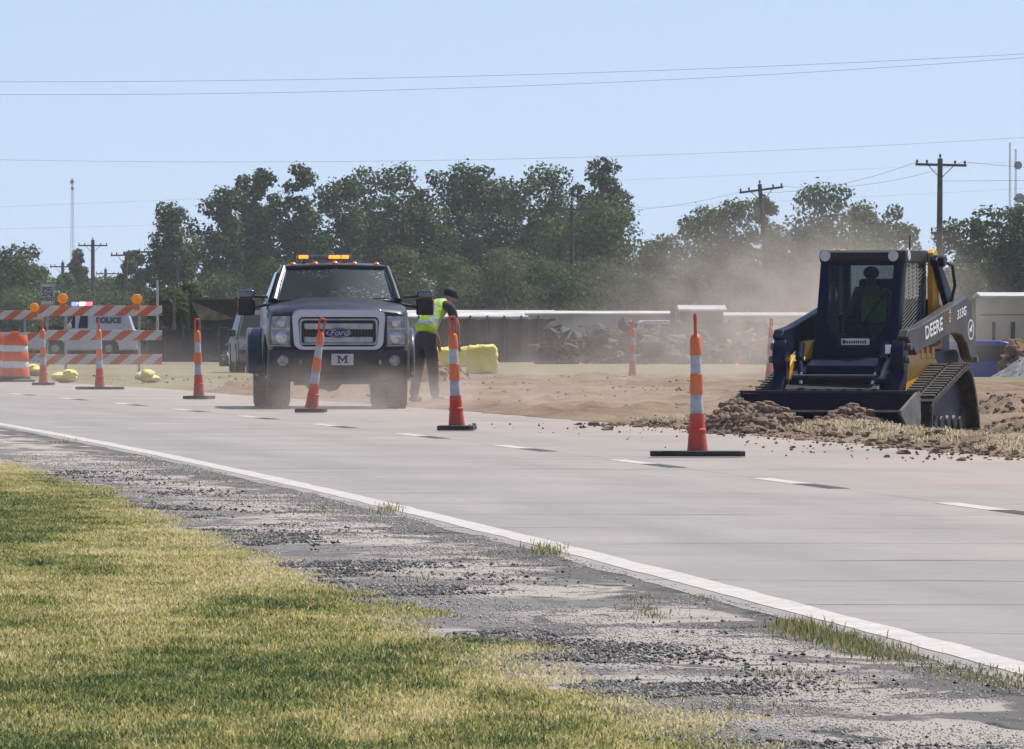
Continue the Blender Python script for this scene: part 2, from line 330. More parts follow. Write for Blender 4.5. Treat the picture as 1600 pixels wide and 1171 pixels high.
# weed tufts rooted in the shoulder cracks
def tuft_pts(lst):
    xs, ys, hs = [], [], []
    for (px, py, n, sx, sy, h) in lst:
        D0 = ydist(py); x0 = GX(px, D0)
        xs.append(RNG.normal(x0, sx, n)); ys.append(RNG.normal(D0, sy, n)); hs.append(h*RNG.uniform(.15, 1, n)**1.5)
    return np.concatenate(xs), np.concatenate(ys), np.concatenate(hs)
tl = [(1240, 985, 500, .05, .5, .055), (1265, 992, 500, .06, .5, .05), (1310, 1005, 600, .07, .5, .045), (1350, 1018, 500, .06, .5, .04), (1400, 1030, 350, .06, .5, .035), (1470, 1050, 250, .08, .5, .03), (1540, 1062, 260, .08, .4, .03), (1590, 1075, 200, .06, .3, .03),
      (850, 862, 260, .05, .8, .05), (862, 868, 120, .04, .5, .045), (606, 800, 200, .05, .8, .06), (1015, 965, 160, .06, .5, .03), (760, 868, 120, .06, .6, .03), (640, 910, 120, .08, .8, .03), (1000, 940, 60, .05, .5, .03),
      (510, 800, 100, .06, 1., .04), (320, 752, 120, .1, 1.2, .04), (200, 728, 120, .1, 1.5, .05), (90, 693, 100, .1, 1.5, .05), (1100, 940, 60, .03, .3, .03), (1225, 1060, 120, .1, .5, .03), (1290, 1068, 120, .1, .5, .02), (1150, 1110, 200, .12, .5, .03)]
X, Y, hz = tuft_pts(tl)
blades('weeds', X, Y, np.full(len(X), .006), hz, .0045, grassmat('weed_blades', [(.07, .10, .035), (.16, .19, .06), (.34, .31, .12), (.50, .43, .22)]), lean=.7)
# loose gravel
def stones(name, X, Y, Z, r, m):
    N = len(X); base = np.array([(1,0,0),(0,1,0),(-1,0,0),(0,-1,0),(0,0,.8),(0,0,-.4)], float)
    a = RNG.uniform(0, 6.28, N); V = base[None]*r[:, None, None]*RNG.uniform(.6, 1.3, (N, 6, 1)); ca, sa = np.cos(a)[:, None], np.sin(a)[:, None]
    x = V[..., 0]*ca-V[..., 1]*sa; y = V[..., 0]*sa+V[..., 1]*ca
    V = np.stack([x+X[:, None], y+Y[:, None], V[..., 2]+Z[:, None]], -1).reshape(-1, 3)
    f = np.array([(0,1,4),(1,2,4),(2,3,4),(3,0,4),(1,0,5),(2,1,5),(3,2,5),(0,3,5)]); Fc = (np.arange(N)[:, None, None]*6+f[None]).reshape(-1, 3)
    return raw_mesh(name, V, Fc, m, 3, attr=np.repeat(RNG.uniform(0, 1, N), 6), kind='stuff')
def attrmat(name, stops, rough=.9):
    g = NB(name); at = g.node('ShaderNodeAttribute', attribute_name='rnd'); cr = g.node('ShaderNodeValToRGB'); el = cr.color_ramp.elements
    el[0].position = 0; el[0].color = (*stops[0], 1); el[1].position = 1; el[1].color = (*stops[-1], 1)
    for i, c in enumerate(stops[1:-1]): e = el.new((i+1)/(len(stops)-1)); e.color = (*c, 1)
    g.l.new(at.outputs['Fac'], cr.inputs[0]); g.l.new(cr.outputs[0], g.b.inputs['Base Color']); g.b.inputs['Roughness'].default_value = rough; return g.m
N = 150000; Dd = 31+62*RNG.uniform(0, 1, N)**1.4; off = -5.35+RNG.gamma(2.0, .15, N); X = xc(Dd)+off
cl = fbm(X, Dd*.4, 1.3, 41); k = (RNG.uniform(0, 1, N) < np.clip((cl-.53)*6, .003, 1)*np.clip(.55+(70-Dd)/60, .25, 1)) & (off < -3.8) & (np.abs(X) < 900*Dd/F+.3); X, Dd = X[k], Dd[k]
stones('gravel', X, Dd, np.full(len(X), .008), (.0022+.006*RNG.uniform(0, 1, len(X))**3)*(1+.012*Dd), attrmat('gravel_stone', [(.03, .03, .032), (.06, .06, .062), (.13, .125, .125), (.34, .32, .31)]))
N = 95000; Dd = 31+75*RNG.uniform(0, 1, N)**1.5; off = RNG.uniform(-5.4, -3.80, N); X = xc(Dd)+off; cl = fbm(X, Dd*.25, 1.6, 47)
k = (RNG.uniform(0, 1, N) < np.clip((cl-.38)*3.5, .05, .8)) & (np.abs(X) < 900*Dd/F+.3); X, Dd = X[k], Dd[k]
stones('grit', X, Dd, np.full(len(X), .005), RNG.uniform(.0016, .0038, len(X))*(1+.010*Dd), attrmat('grit_stone', [(.10, .10, .10), (.38, .345, .32), (.54, .49, .46), (.70, .65, .61)]))
# ------------------------------------------------------------------ channelizer cones
OR = mat('orange_plastic', (.82, .15, .02), .42, scale=4, col2=(.66, .20, .08)); RD = mat('faded_red_plastic', (.60, .045, .02), .5, scale=5, col2=(.50, .12, .075))
WS = mat('reflective_sheeting', (.52, .54, .58), .35, scale=9, bump=.1, col2=(.34, .33, .33)); WC = mat('clean_white_sheeting', (.66, .67, .68), .4, var=.08, scale=10)
RB = mat('black_rubber', (.018, .018, .019), .7, var=.3, scale=8, bump=.3, bscale=60)
def make_cone():
    t = thing('channelizer_cone', 'x', 'traffic cone')
    b = MB(); c = .05
    b.prism([(-.41+c, -.19), (.41-c, -.2), (.41, -.2+c), (.41, .2-c), (.41-c, .2), (-.41+c, .2), (-.41, .2-c), (-.41, -.2+c)], 0, .048, 'z'); b.build('rubber_base', RB, t, bevel=.008)
    b = MB(); b.lathe([(0.0897, 0.049), (0.0858, 0.09), (0.0749, 0.2), (0.0733, 0.21), (0.0796, 0.215), (0.0788, 0.235), (0.0702, 0.24), (0.0647, 0.37)], 20); b.build('lower_body', RD, t, smooth=True)
    b = MB(); b.lathe([(0.0577, 0.3705), (0.0581, 0.38), (0.0538, 0.53), (0.053, 0.537)], 20); b.build('reflective_band', WS, t, smooth=True)
    b = MB(); b.lathe([(0.053, 0.5375), (0.0601, 0.542), (0.0608, 0.56), (0.0538, 0.7), (0.0562, 0.708), (0.0468, 0.713)], 20); b.build('orange_section', OR, t, smooth=True)
    b = MB(); b.lathe([(0.0499, 0.7135), (0.0499, 0.72), (0.0468, 0.86), (0.0464, 0.872)], 20); b.build('reflective_band', WS, t, smooth=True)
    b = MB(); b.lathe([(0.0468, 0.8725), (0.0523, 0.878), (0.053, 0.9), (0.0484, 1.015), (0.0351, 1.045), (0.0172, 1.06)], 20); b.build('orange_section', OR, t, smooth=True)
    b = MB(); pts = [(.028, 0, 1.03), (.036, 0, 1.08), (.038, 0, 1.20), (.028, 0, 1.222), (-.028, 0, 1.222), (-.038, 0, 1.20), (-.036, 0, 1.08), (-.028, 0, 1.03)]; pts_old = [(.012, 0, 1.045), (.03, 0, 1.075), (.044, 0, 1.11), (.045, 0, 1.17), (.04, 0, 1.215), (.018, 0, 1.233), (-.018, 0, 1.233), (-.04, 0, 1.215), (-.045, 0, 1.17), (-.044, 0, 1.11), (-.03, 0, 1.075), (-.012, 0, 1.045)]
    b.tube(pts, .015, 8); b.build('handle', RD, t, smooth=True)
    return t
cone0 = make_cone()
cones = [ # px, base y, base yaw, lean (towards +x), label
 (1090, 717, 0, -1, 'near orange and white channelizer cone with handle edge on, left of the loader bucket', 90, 1.0),
 (714, 675, 1.53, -2.5, 'orange and white channelizer cone with open loop handle, just right of the bending worker', 5, .98),
 (486, 647, 1.55, 7, 'dusty channelizer cone leaning right in front of the pickup grille', 20, .98),
 (311, 626, 1.45, -1.5, 'upright channelizer cone on the lane line between barricade and pickup', 15, 1.0),
 (156, 611, .25, -1, 'channelizer cone with wide base standing before the middle of the striped barricade', 80, 1.0),
 (68, 604, 1.55, -1, 'channelizer cone beside the orange drums at the left end of the striped barricade', 70, 1.0),
 (988, 594, .1, 1, 'small far channelizer cone alone on the dusty grass behind the near cone', 80, 1.0),
 (1202, 603, 1.5, 2, 'faded far channelizer cone half hidden in dust just left of the loader', 60, 1.0)]
for i, (px, py, yaw, lean, lab, hy, sc) in enumerate(cones):
    o = cone0 if i == 0 else copy_tree(cone0); D = ydist(py-1)
    z = .014 if i < 6 else (.06 if i == 6 else .05)
    z = z if i < 6 else float(dirtz(np.array([GX(px, D)]), np.array([D]))[0])+.03
    o.location = (GX(px, D), D, z); o['label'] = lab; o['group'] = 'orange and white channelizer cones along the lane'
    for ch in o.children:
        if ch.name.startswith('rubber_base'): ch.rotation_euler = (0, 0, yaw)
        else:
            ch.rotation_euler = (0, R(lean), R(hy) if ch.name.startswith('handle') else RNG.uniform(0, 3)*0)
            if ch.name.startswith('handle'): ch.rotation_euler = (0, R(lean), 0); ch.rotation_euler = (Matrix.Rotation(R(lean), 3, 'Y') @ Matrix.Rotation(R(hy), 3, 'Z')).to_euler()
# ------------------------------------------------------------------ striped barricades
def stripemat(name, p, ph=0.):
    g = NB(name); tc = g.node('ShaderNodeTexCoord').outputs['Object']; s = g.node('ShaderNodeSeparateXYZ'); g.l.new(tc, s.inputs[0])
    f = g.math('FRACT', g.math('ADD', g.math('DIVIDE', g.math('SUBTRACT', s.outputs[0], g.math('MULTIPLY', s.outputs[2], 1.25)), p), ph))
    n_ = g.noise(tc, 9, 4); st = g.math('LESS_THAN', f, .5)
    g.inp(g.b.inputs['Base Color'], g.mix(g.rng(n_, .3, .8, 0, .25), g.mix(st, (.60, .60, .60), (.62, .125, .04)), (.35, .28, .24))); g.b.inputs['Roughness'].default_value = .5; return g.m
GS = mat('galvanised_steel', (.34, .35, .36), .45, .7, var=.15); AMB = mat('amber_lens', (.85, .25, .01), .25, var=.15, scale=20, emit=((1, .25, .01), .12)); YB = mat('yellow_sandbag', (.74, .60, .13), .85, var=.2, scale=10, bump=.5, bscale=25, col2=(.80, .70, .32))
def make_barricade():
    t = thing('barricade', 'x', 'barricade')
    for i, z in enumerate((1.37, .885, .405)):
        o = MB().box(-1.22, 1.22, -.03, -.004, -.1, .1).build('striped_rail', stripemat('rail_stripes_%d' % i, .43, .1+.13*i), t, bevel=.006); o.location = (0, 0, z)
    for x in (-.7, .76):
        b = MB().box(x-.025, x+.025, 0, .045, .05, 1.5); b.build('upright', GS, t)
        b = MB().box(x-.03, x+.03, -.75, .75, 0, .05); b.build('foot', GS, t)
    return t
def beacon(px, py, D, lab):
    t = thing('warning_beacon', lab, 'warning light', (GX(px, D), D, ZZ(py, D)), group='amber beacons on the barricades')
    b = MB(); b.lathe([(.095, -.02), (.105, 0), (.095, .02)], 20, axis='y'); b.ball((0, .0, 0), .088, 16, (1, .55, 1)); b.build('lens', AMB, t, smooth=True)
    b = MB().box(-.06, .06, -.04, .04, -.22, -.10); b.build('battery_box', mat('beacon_box', (.55, .2, .05), .5), t, bevel=.01)
def sandbag(x, y, lab, sx=.42, rz=0, n=1):
    t = MB()
    for k in range(3): t.ball((random.uniform(-.12, .12)*sx/.4, random.uniform(-.1, .1), .09+.05*k), .2, 14, (sx/.25*.8*(1-.18*k), .9, .42), .12)
    o = t.build('sandbag', YB, smooth=True); o.location = (x, y, .012); o.rotation_euler = (0, 0, rz); tag(o, lab, 'sandbag', 'yellow sandbags on the barricade feet')
barA = make_barricade(); barA.location = (GX(157.5, 236), 236, .06); barA.rotation_euler = (0, 0, R(-2)); barA['label'] = 'orange and white striped three rail barricade with two amber lights, left of the pickup'; barA['group'] = 'striped road barricades'
barB = copy_tree(barA); barB.location = (GX(-14, 266), 266, 0.0); barB.rotation_euler = (0, 0, R(3)); barB['label'] = 'farther striped barricade cut by the left picture edge behind the orange drums'
beacon(98, 467, 235.8, 'amber beacon above the left post of the nearer barricade, beside the white road sign'); beacon(214, 468, 235.8, 'amber beacon above the right post of the nearer barricade'); beacon(54, 481, 265.8, 'small amber beacon over the far barricade above the orange drums')
sandbag(GX(105, 231), 231.2, 'yellow sandbag on the left foot of the nearer barricade', .38); sandbag(GX(226, 231), 231.4, 'yellow sandbag on the right foot of the nearer barricade', .34)
sandbag(GX(56, 262), 262, 'yellow sandbag on the far barricade foot behind the cone by the drums', .34)
# drums
DO = mat('drum_orange', (.74, .12, .03), .5, var=.1)
def drum(px, D, lab):
    t = thing('traffic_drum', lab, 'traffic drum', (GX(px, D), D, .012), group='orange traffic drums at the left edge'); k = .93
    zs = [.06, .24, .25, .37, .38, .57, .58, .70, .71, .90, .93]
    def seg(a, b, r0, r1, m, nm, lip=True):
        q = MB(); q.lathe([(r0, a), (r0+.006, a+.015), (r1+.006, b-.015), (r1, b)], 28); q.build(nm, m, t, smooth=True)
    seg(.05, .27, .285, .275, DO, 'orange_section'); seg(.271, .41, .262, .258, WC, 'white_band'); seg(.411, .60, .268, .26, DO, 'orange_section'); seg(.601, .73, .25, .245, WC, 'white_band'); seg(.731, .93, .255, .235, DO, 'orange_section')
    q = MB(); q.tube([(-.09, 0, .925), (-.08, 0, .985), (.08, 0, .985), (.09, 0, .925)], .02, 8); q.build('handle', DO, t, smooth=True)
    q = MB(); q.lathe([(.40, 0), (.41, .03), (.31, .06), (.30, .10)], 28); q.build('rubber_base', RB, t, smooth=True)
drum(24, 238, 'orange and white drum wholly in view left of the first cone'); drum(-6, 243, 'orange and white drum cut by the left picture edge')
# ------------------------------------------------------------------ road sign
t = thing('road_sign', 'small white rectangular sign on a post reading SPEED ZONE AHEAD, above the left barricade', 'road sign', (GX(74, 330), 330, 0))
zc = ZZ(460, 330); SW = mat('sign_white', (.50, .50, .49), .6); BK = mat('sign_black', (.03, .03, .03), .6)
MB().box(-.2, .2, -.01, .01, zc-.31, zc+.31).build('sign_face', SW, t); MB().box(-.03, .03, .012, .05, 0, zc+.3).build('post', GS, t)
text_part('lettering', 'SPEED\nZONE\nAHEAD', .16, BK, t, frame((0, -.014, zc), (1, 0, 0), (0, 0, 1)), bold=.004, sx=.72)
b = MB(); 
for (x0, x1, z0, z1) in ((-.19, .19, .29, .3), (-.19, .19, -.3, -.29), (-.19, -.18, -.29, .29), (.18, .19, -.29, .29)): b.box(x0, x1, -.014, -.011, zc+z0, zc+z1)
b.build('border', BK, t)
# ------------------------------------------------------------------ compact track loader
NV = mat('navy_paint', (.003, .008, .030), .42, var=.25, scale=4, spec=.16, col2=(.007, .013, .036)); DG = mat('dark_grey_paint', (.032, .032, .034), .45, var=.3, scale=3, spec=.35, col2=(.075, .068, .060)); YL = mat('machine_yellow', (.78, .38, .012), .45, var=.2, scale=3, col2=(.58, .29, .03))
BL = mat('matt_black', (.012, .012, .013), .6, var=.3); TR = mat('track_rubber', (.02, .019, .018), .8, var=.3, scale=12, col2=(.06, .05, .042), bump=.4); STL = mat('worn_steel', (.10, .10, .10), .45, .5, var=.3, scale=9, col2=(.22, .20, .18)); CHR = mat('polished_rod', (.6, .6, .6), .15, 1)
WHT = mat('decal_white', (.75, .75, .74), .5); LMP = mat('lamp_glass', (.55, .56, .56), .15, var=.1)
LD = thing('track_loader', 'dark blue and yellow compact track loader pushing soil with its low bucket', 'track loader', (GX(1309.5, 127.6), 127.6, -.078), R(-107)); LD.scale = (1.12, 1.045, 1.07)
def part(b, nm, m, par=LD, smooth=False, bevel=.012): return b.build(nm, m, par, smooth=smooth, bevel=bevel)
# tracks
prof = [(0, .10), (.01, .22), (-.02, .33), (-.10, .40), (-1.22, .715), (-1.38, .735), (-1.52, .68), (-1.68, .45), (-1.80, .20), (-1.83, .08), (-1.78, .03), (-.06, .03)]
def offs(pr, d):
    n = len(pr); out = []
    for i in range(n):
        a, c = Vector(pr[i-1]), Vector(pr[(i+1) % n]); tdir = (c-a).normalized(); out.append((pr[i][0]+tdir.y*d*1, pr[i][1]-tdir.x*d*1))
    return out
def dense(pr, st):
    out = []
    for i in range(len(pr)):
        a = Vector(pr[i]); c = Vector(pr[(i+1) % len(pr)]); k = max(1, round((c-a).length/st))
        for j in range(k): out.append(tuple(a.lerp(c, j/k)))
    return out
inn = offs(prof, .045) if Vector(offs(prof, .045)[4]).y < prof[4][1] else offs(prof, -.045)
for sgn in (1, -1):
    y0, y1 = sorted((sgn*.62, sgn*1.0)); b = MB(); n = len(prof)
    V = [(p[0], y, p[1]) for y in (y0, y1) for p in prof]+[(p[0], y, p[1]) for y in (y0, y1) for p in inn]
    fs = []
    for i in range(n):
        j = (i+1) % n; fs += [(i, j, n+j, n+i), (2*n+i, 3*n+i, 3*n+j, 2*n+j), (i, 2*n+i, 2*n+j, j), (n+i, n+j, 3*n+j, 3*n+i)]
    b.add(V, fs); dn = dense(prof, .092)
    for i, p in enumerate(dn):
        q = dn[(i+1) % len(dn)]; d = (Vector(q)-Vector(p)); L = d.length; d.normalize(); nn = Vector((-d.y, d.x))
        if (nn.dot(Vector(p)-Vector((-.9, .3)))) < 0: nn = -nn
        c = Vector(p)
        for (ya, yb, sh) in ((y0+.01, y0+.17, 0), (y0+.21, y1-.01, .045)):
            a1 = c+d*(sh); a2 = a1+d*.042; b.add([(a1.x, ya, a1.y), (a2.x, ya, a2.y), (a2.x, yb, a2.y), (a1.x, yb, a1.y)]+[((a1+nn*.028).x, ya, (a1+nn*.028).y), ((a2+nn*.028).x, ya, (a2+nn*.028).y), ((a2+nn*.028).x, yb, (a2+nn*.028).y), ((a1+nn*.028).x, yb, (a1+nn*.028).y)], [(0,3,2,1),(4,5,6,7),(0,1,5,4),(1,2,6,5),(2,3,7,6),(3,0,4,7)])
    tk = part(b, 'track', TR, bevel=0)
    yc = sgn*.79
    q = MB(); q.prism([(-.22, .12), (-.24, .30), (-.9, .50), (-1.25, .60), (-1.45, .56), (-1.62, .22), (-1.5, .1)], yc-.09, yc+.09, 'y'); q.build('undercarriage_frame', NV, tk, bevel=.01)
    q = MB(); q.lathe([(.19, yc-.06), (.21, yc-.04), (.21, yc+.04), (.19, yc+.06)], 18, cx=-1.37, cy=.47, axis='y'); q.build('sprocket', BL, tk)
    for (cx, cz, r) in ((-.19, .21, .145), (-1.62, .20, .13)): q = MB(); q.lathe([(r-.02, yc-.1), (r, yc-.08), (r, yc+.08), (r-.02, yc+.1)], 20, cx=cx, cy=cz, axis='y'); q.build('idler', BL, tk, smooth=True)
    for cx in (-.5, -.74, -.98, -1.22, -1.44): q = MB(); q.lathe([(.07, yc-.11), (.085, yc-.09), (.085, yc+.09), (.07, yc+.11)], 16, cx=cx, cy=.155, axis='y'); q.build('roller', BL, tk, smooth=True)
# chassis
b = MB(); b.prism([(-.12, .22), (-.12, .60), (-.45, .80), (-1.0, .86), (-2.45, .90), (-2.55, .85), (-2.55, .30), (-2.3, .2)], -.56, .56, 'y'); part(b, 'chassis', NV)
for s in (1, -1):
    y0, y1 = sorted((s*.562, s*.615)); b = MB()
    b.prism([(-.06, .24), (-.04, .52), (-.12, .70), (-.34, .84), (-.70, .88), (-1.35, .86), (-1.9, .62), (-2.3, .5), (-2.3, .24)], y0, y1, 'y'); part(b, 'side_panel', YL)
    y0, y1 = sorted((s*.46, s*.60)); b = MB(); b.prism([(-.30, .78), (-.62, .98), (-.95, 1.0), (-.95, .80)], y0+.001, y1, 'y'); part(b, 'boom_pivot', YL)
    for k in range(3): q = MB(); q.box(-1.02-.2*k, -.92-.2*k, *sorted((s*.57, s*.625)), .80, .93); part(q, 'step_rung', YL)
# rear engine cover
b = MB(); b.prism([(-1.76, .88), (-1.76, 1.42), (-2.35, 1.36), (-2.62, 1.2), (-2.68, .5), (-2.5, .4)], -.44, .44, 'y'); part(b, 'engine_cover', NV, bevel=.03)
b = MB(); b.prism([(-2.66, .35), (-2.70, .62), (-2.86, .60), (-2.9, .42)], .3, .62, 'y'); b.prism([(-2.66, .35), (-2.70, .62), (-2.86, .60), (-2.9, .42)], -.62, -.3, 'y'); part(b, 'tow_bracket', YL)
# front lower plate
b = MB(); b.box(-.11, -.06, -.36, .36, .40, .52); part(b, 'front_plate', YL); b = MB(); b.prism([(-.115, .22), (-.08, .4), (-.2, .74), (-.45, .82), (-.5, .6)], -.40, .40, 'y'); part(b, 'front_shroud', NV)
# cab: hollow frame of posts, roof and rear
fx = lambda z: -.62-.30*(z-.80)/1.06      # sloping door plane
TOP = 1.84; W = .44
b = MB()
def post(p, q, wx=.05, wy=.05):
    p, q = Vector(p), Vector(q); b.add([(p.x-wx, p.y-wy, p.z), (p.x+wx, p.y-wy, p.z), (p.x+wx, p.y+wy, p.z), (p.x-wx, p.y+wy, p.z), (q.x-wx, q.y-wy, q.z), (q.x+wx, q.y-wy, q.z), (q.x+wx, q.y+wy, q.z), (q.x-wx, q.y+wy, q.z)], [(0,3,2,1),(4,5,6,7),(0,1,5,4),(1,2,6,5),(2,3,7,6),(3,0,4,7)])
for s in (1, -1):
    post((fx(.8)-.04, s*(W-.04), .8), (fx(TOP)-.04, s*(W-.04), TOP), .045, .045); post((-1.72, s*(W-.035), .85), (-1.70, s*(W-.035), TOP), .035, .035)
    b.prism([(fx(.86), .86), (fx(1.0)-.03, 1.0), (-1.68, 1.06), (-1.70, .86)], *sorted((s*W, s*(W-.05))), 'y')
b.box(-1.74, -1.66, -W, W, .86, 1.20); b.box(fx(.8)-.08, fx(.8), -W+.08, W-.08, .80, .90)
cabf = part(b, 'cab_frame', NV)
# door surround with the tapering lower window
dx = lambda z: fx(z)+.012
def doorpt(y, z): return (dx(z), y, z)
outer = [(-W, TOP), (W, TOP), (W, .84), (-W, .84)]; hole = [(-.345, 1.75), (.345, 1.75), (.345, 1.22), (.16, .915), (-.16, .915), (-.345, 1.22)]
b = MB(); O8 = [(-W, TOP), (W, TOP), (W, 1.18), (W, .84), (-W, .84), (-W, 1.18)]
for t_ in (0, 1):
    pass
V = []; 
for off in (0, .03): V += [(dx(z)+off, y, z) for y, z in O8]+[(dx(z)+off, y, z) for y, z in hole]
fs = []
for i in range(6):
    j = (i+1) % 6; fs += [(i, j, 6+j, 6+i), (12+i, 18+i, 18+j, 12+j), (i, 12+i, 12+j, j), (6+i, 6+j, 18+j, 18+i)]
b.add(V, fs); door = part(b, 'cab_door', NV, bevel=.008)
TG = glass('tinted_cab_glass', (.20, .29, .34), .0)
MB().add([(dx(z)+.015, y, z) for y, z in hole], [(0, 1, 2, 3, 4, 5)]).build('door_glass', TG, door)
b = MB(); b.box(dx(.97)+.02, dx(.97)+.035, -.15, .15, .945, 1.01); pl = b.build('label_plate', WHT, door); 
b = MB()
for k in range(9): b.box(dx(.97)+.036, dx(.97)+.039, -.09+.024*k, -.075+.024*k, .96, .96+random.choice((.025, .035, .03)))
b.ball((dx(.97)+.037, -.118, .977), .02, 8, (.15, 1, 1.1)); b.build('label_marks', BL, pl)
b = MB(); b.tube([(dx(1.3)+.04, -.30, 1.05), (dx(1.3)+.02, -.02, 1.08), (dx(1.3)-.03, .30, 1.5)], .008, 6); b.build('wiper', BL, door)
# roof
b = MB(); b.loft([[( fx(TOP)+.05+dx_, -W-.015, z), (fx(TOP)+.05+dx_, W+.015, z), (-1.76, W+.015, z), (-1.76, -W-.015, z)] for dx_, z in ((0, 1.78), (.02, 1.83), (.0, 1.885), (-.06, 1.905))]); roof = part(b, 'roof', BL)
for (y, nm) in ((-.385, 'work_light'), (.345, 'work_light')):
    q = MB(); q.lathe([(.05, fx(1.84)+.05), (.055, fx(1.84)+.085), (.04, fx(1.84)+.09)], 16, cx=y, cy=1.845, axis='x'); q.build(nm, LMP, roof)
q = MB(); q.lathe([(.05, .44), (.055, .475), (.04, .48)], 16, cx=-.98, cy=1.845, axis='y'); q.build('work_light', LMP, roof)
q = MB(); q.box(-1.04, fx(1.84)+.055, .30, W+.03, 1.78, 1.90); q.build('light_housing', BL, roof, bevel=.01)
q = MB(); q.tube([(-1.6, .3, 1.9), (-1.61, .3, 2.06)], .008, 6); q.build('antenna', BL, roof)
# side window screens
for s in (1, -1):
    y = s*(W-.012); b = MB()
    zt, zb = 1.78, 1.06
    for k in range(26):
        z = zb+(zt+.28-zb)*k/25; x0, x1 = fx(min(z, zt))-.06, -1.69; z1 = z-.28
        # slanting slat, clipped to the window
        xa, za, xb, zb2 = x0, z1, x1, z
        if za < zb: u_ = (zb-za)/(z-z1); xa = x0+(x1-x0)*u_; za = zb
        if zb2 > zt: u_ = (zt-z1)/(z-z1); xb = x0+(x1-x0)*u_; zb2 = zt
        if xb < xa: b.tube([(xa, y, za), (xb, y, zb2)], .0065, 5)
    for k in range(5): x = -1.0-.15*k; b.tube([(x, y-.008*s, 1.04), (x, y-.008*s, 1.8)], .006, 5)
    for (p, q_) in (((-.80, 1.05), (-.99, 1.79)), ((-1.69, 1.05), (-1.69, 1.79)), ((-.99, 1.79), (-1.69, 1.79)), ((-.8, 1.05), (-1.69, 1.05))): b.tube([(p[0], y, p[1]), (q_[0], y, q_[1])], .02, 6)
    b.build('side_screen', mat('screen_grey', (.10, .098, .095), .5, .3), LD)
# seat, controls seen through the glass
b = MB(); b.box(-1.5, -1.08, -.24, .24, .86, 1.02); b.prism([(-1.42, 1.0), (-1.55, 1.02), (-1.66, 1.62), (-1.56, 1.62)], -.24, .24, 'y'); part(b, 'operator_seat', BL, bevel=.03)
for s in (1, -1): b = MB(); b.tube([(-1.0, s*.28, .9), (-.98, s*.26, 1.16), (-.95, s*.26, 1.24)], [.02, .014, .026], 8); b.build('control_lever', BL, LD)
# boom arms
armo = [(-.05, 1.02), (-.12, 1.10), (-.5, 1.135), (-1.1, 1.235), (-1.69, 1.335), (-2.30, 1.44), (-2.44, 1.40), (-2.56, 1.12), (-2.68, .84), (-2.66, .755), (-2.52, .765), (-2.40, .82), (-2.28, .95), (-2.08, 1.04), (-1.80, 1.06), (-1.45, 1.02), (-1.10, .955), (-.62, .90), (-.40, .84)]
drop = [(-.05, 1.0), (.02, .92), (.04, .80), (-.02, .66), (.20, .40), (.22, .30), (.10, .26), (-.02, .36), (-.14, .60), (-.20, .84), (-.14, .95)]
for s in (1, -1):
    y0, y1 = sorted((s*.61, s*.725)); b = MB(); b.prism(armo, y0, y1, 'y'); arm = part(b, 'boom_arm', DG if s == 1 else NV, bevel=.02)
    b = MB(); b.prism(drop, *sorted((s*.56, s*.70)), 'y'); part(b, 'arm_knee', NV, bevel=.02)
    for (x, z) in ((-.12, .93), (-.06, .80), (-2.60, .80)): q = MB(); q.lathe([(.035, min(s*.69, s*.75)), (.035, max(s*.69, s*.75))], 12, cx=x, cy=z, axis='y'); q.build('pivot_pin', STL, arm)
    # inner link running up from the arm rear to the cab-top pivot
    b = MB(); b.prism([(-1.70, 1.86), (-1.62, 1.80), (-2.15, 1.25), (-2.45, 1.30)], *sorted((s*.52, s*.585)), 'y'); part(b, 'rear_link', NV)
    b = MB(); b.prism([(-1.74, .9), (-1.74, 1.88), (-1.80, 1.92), (-1.90, 1.90), (-1.93, 1.7), (-1.98, 1.3), (-2.1, .9)], *sorted((s*.45, s*.515)), 'y'); part(b, 'boom_tower', YL, bevel=.01)
    q = MB(); q.lathe([(.05, .5), (.06, .51), (.06, .64), (.05, .65)] if s == 1 else [(.05, -.65), (.06, -.64), (.06, -.51), (.05, -.5)], 16, cx=-1.72, cy=1.80, axis='y'); q.build('tower_pin', BL, LD, smooth=True)
    q = MB(); q.tube([(-1.70, s*.62, 1.80), (-1.95, s*.66, 1.75), (-2.05, s*.66, 1.55), (-1.98, s*.64, 1.38), (-2.1, s*.6, 1.28)], .018, 8); q.build('hydraulic_hose', BL, LD, smooth=True)
    q = MB(); q.tube([(-.1, s*.44, .80), (-.02, s*.40, .66)], .032, 12); q.tube([(-.2, s*.46, .96), (-.1, s*.44, .80)], .045, 12); q.build('tilt_cylinder', NV, LD, smooth=True)
    q = MB(); q.tube([(-.02, s*.40, .68), (.14, s*.36, .42)], .02, 10); q.build('cylinder_rod', CHR, LD, smooth=True)
    q = MB(); q.tube([(-.9, s*.57, .84), (-1.7, s*.58, .98)], .03, 12); q.build('lift_cylinder', BL, LD, smooth=True)
q = MB(); q.box(-.02, .012, .505, .56, .86, .95); part(q, 'warning_decal', WHT, bevel=0)
# lettering on the near arm
sl = (1.44-1.135)/1.8; xa = Vector((-1, 0, sl*.92)).normalized(); za = Vector((xa.z*1, 0, -xa.x*1)); za = Vector((-xa.z*-1, 0, 1)).normalized(); za = Vector((xa.z, 0, -xa.x)).normalized()
FM = lambda x, z: frame((x, .7275, z), xa, za)
ARM = [o for o in LD.children if o.name.startswith('boom_arm')][0]
text_part('lettering', 'DEERE', .185, WHT, ARM, FM(-1.02, 1.105), bold=.003, sx=1.28)
text_part('model_lettering', '333G', .125, WHT, ARM, FM(-2.06, 1.265), shear=.25, bold=.001, sx=1.28)
b = MB()
for k, (w_, z) in enumerate(((.05, .055), (.085, .03), (.03, .0), (.075, -.03), (.075, -.06))): b.box(-1.62-w_/2-.012*0, -1.62+w_/2, .7262, .7285, 1.235+z, 1.235+z+.02)
b.build('digger_emblem', YL, ARM)
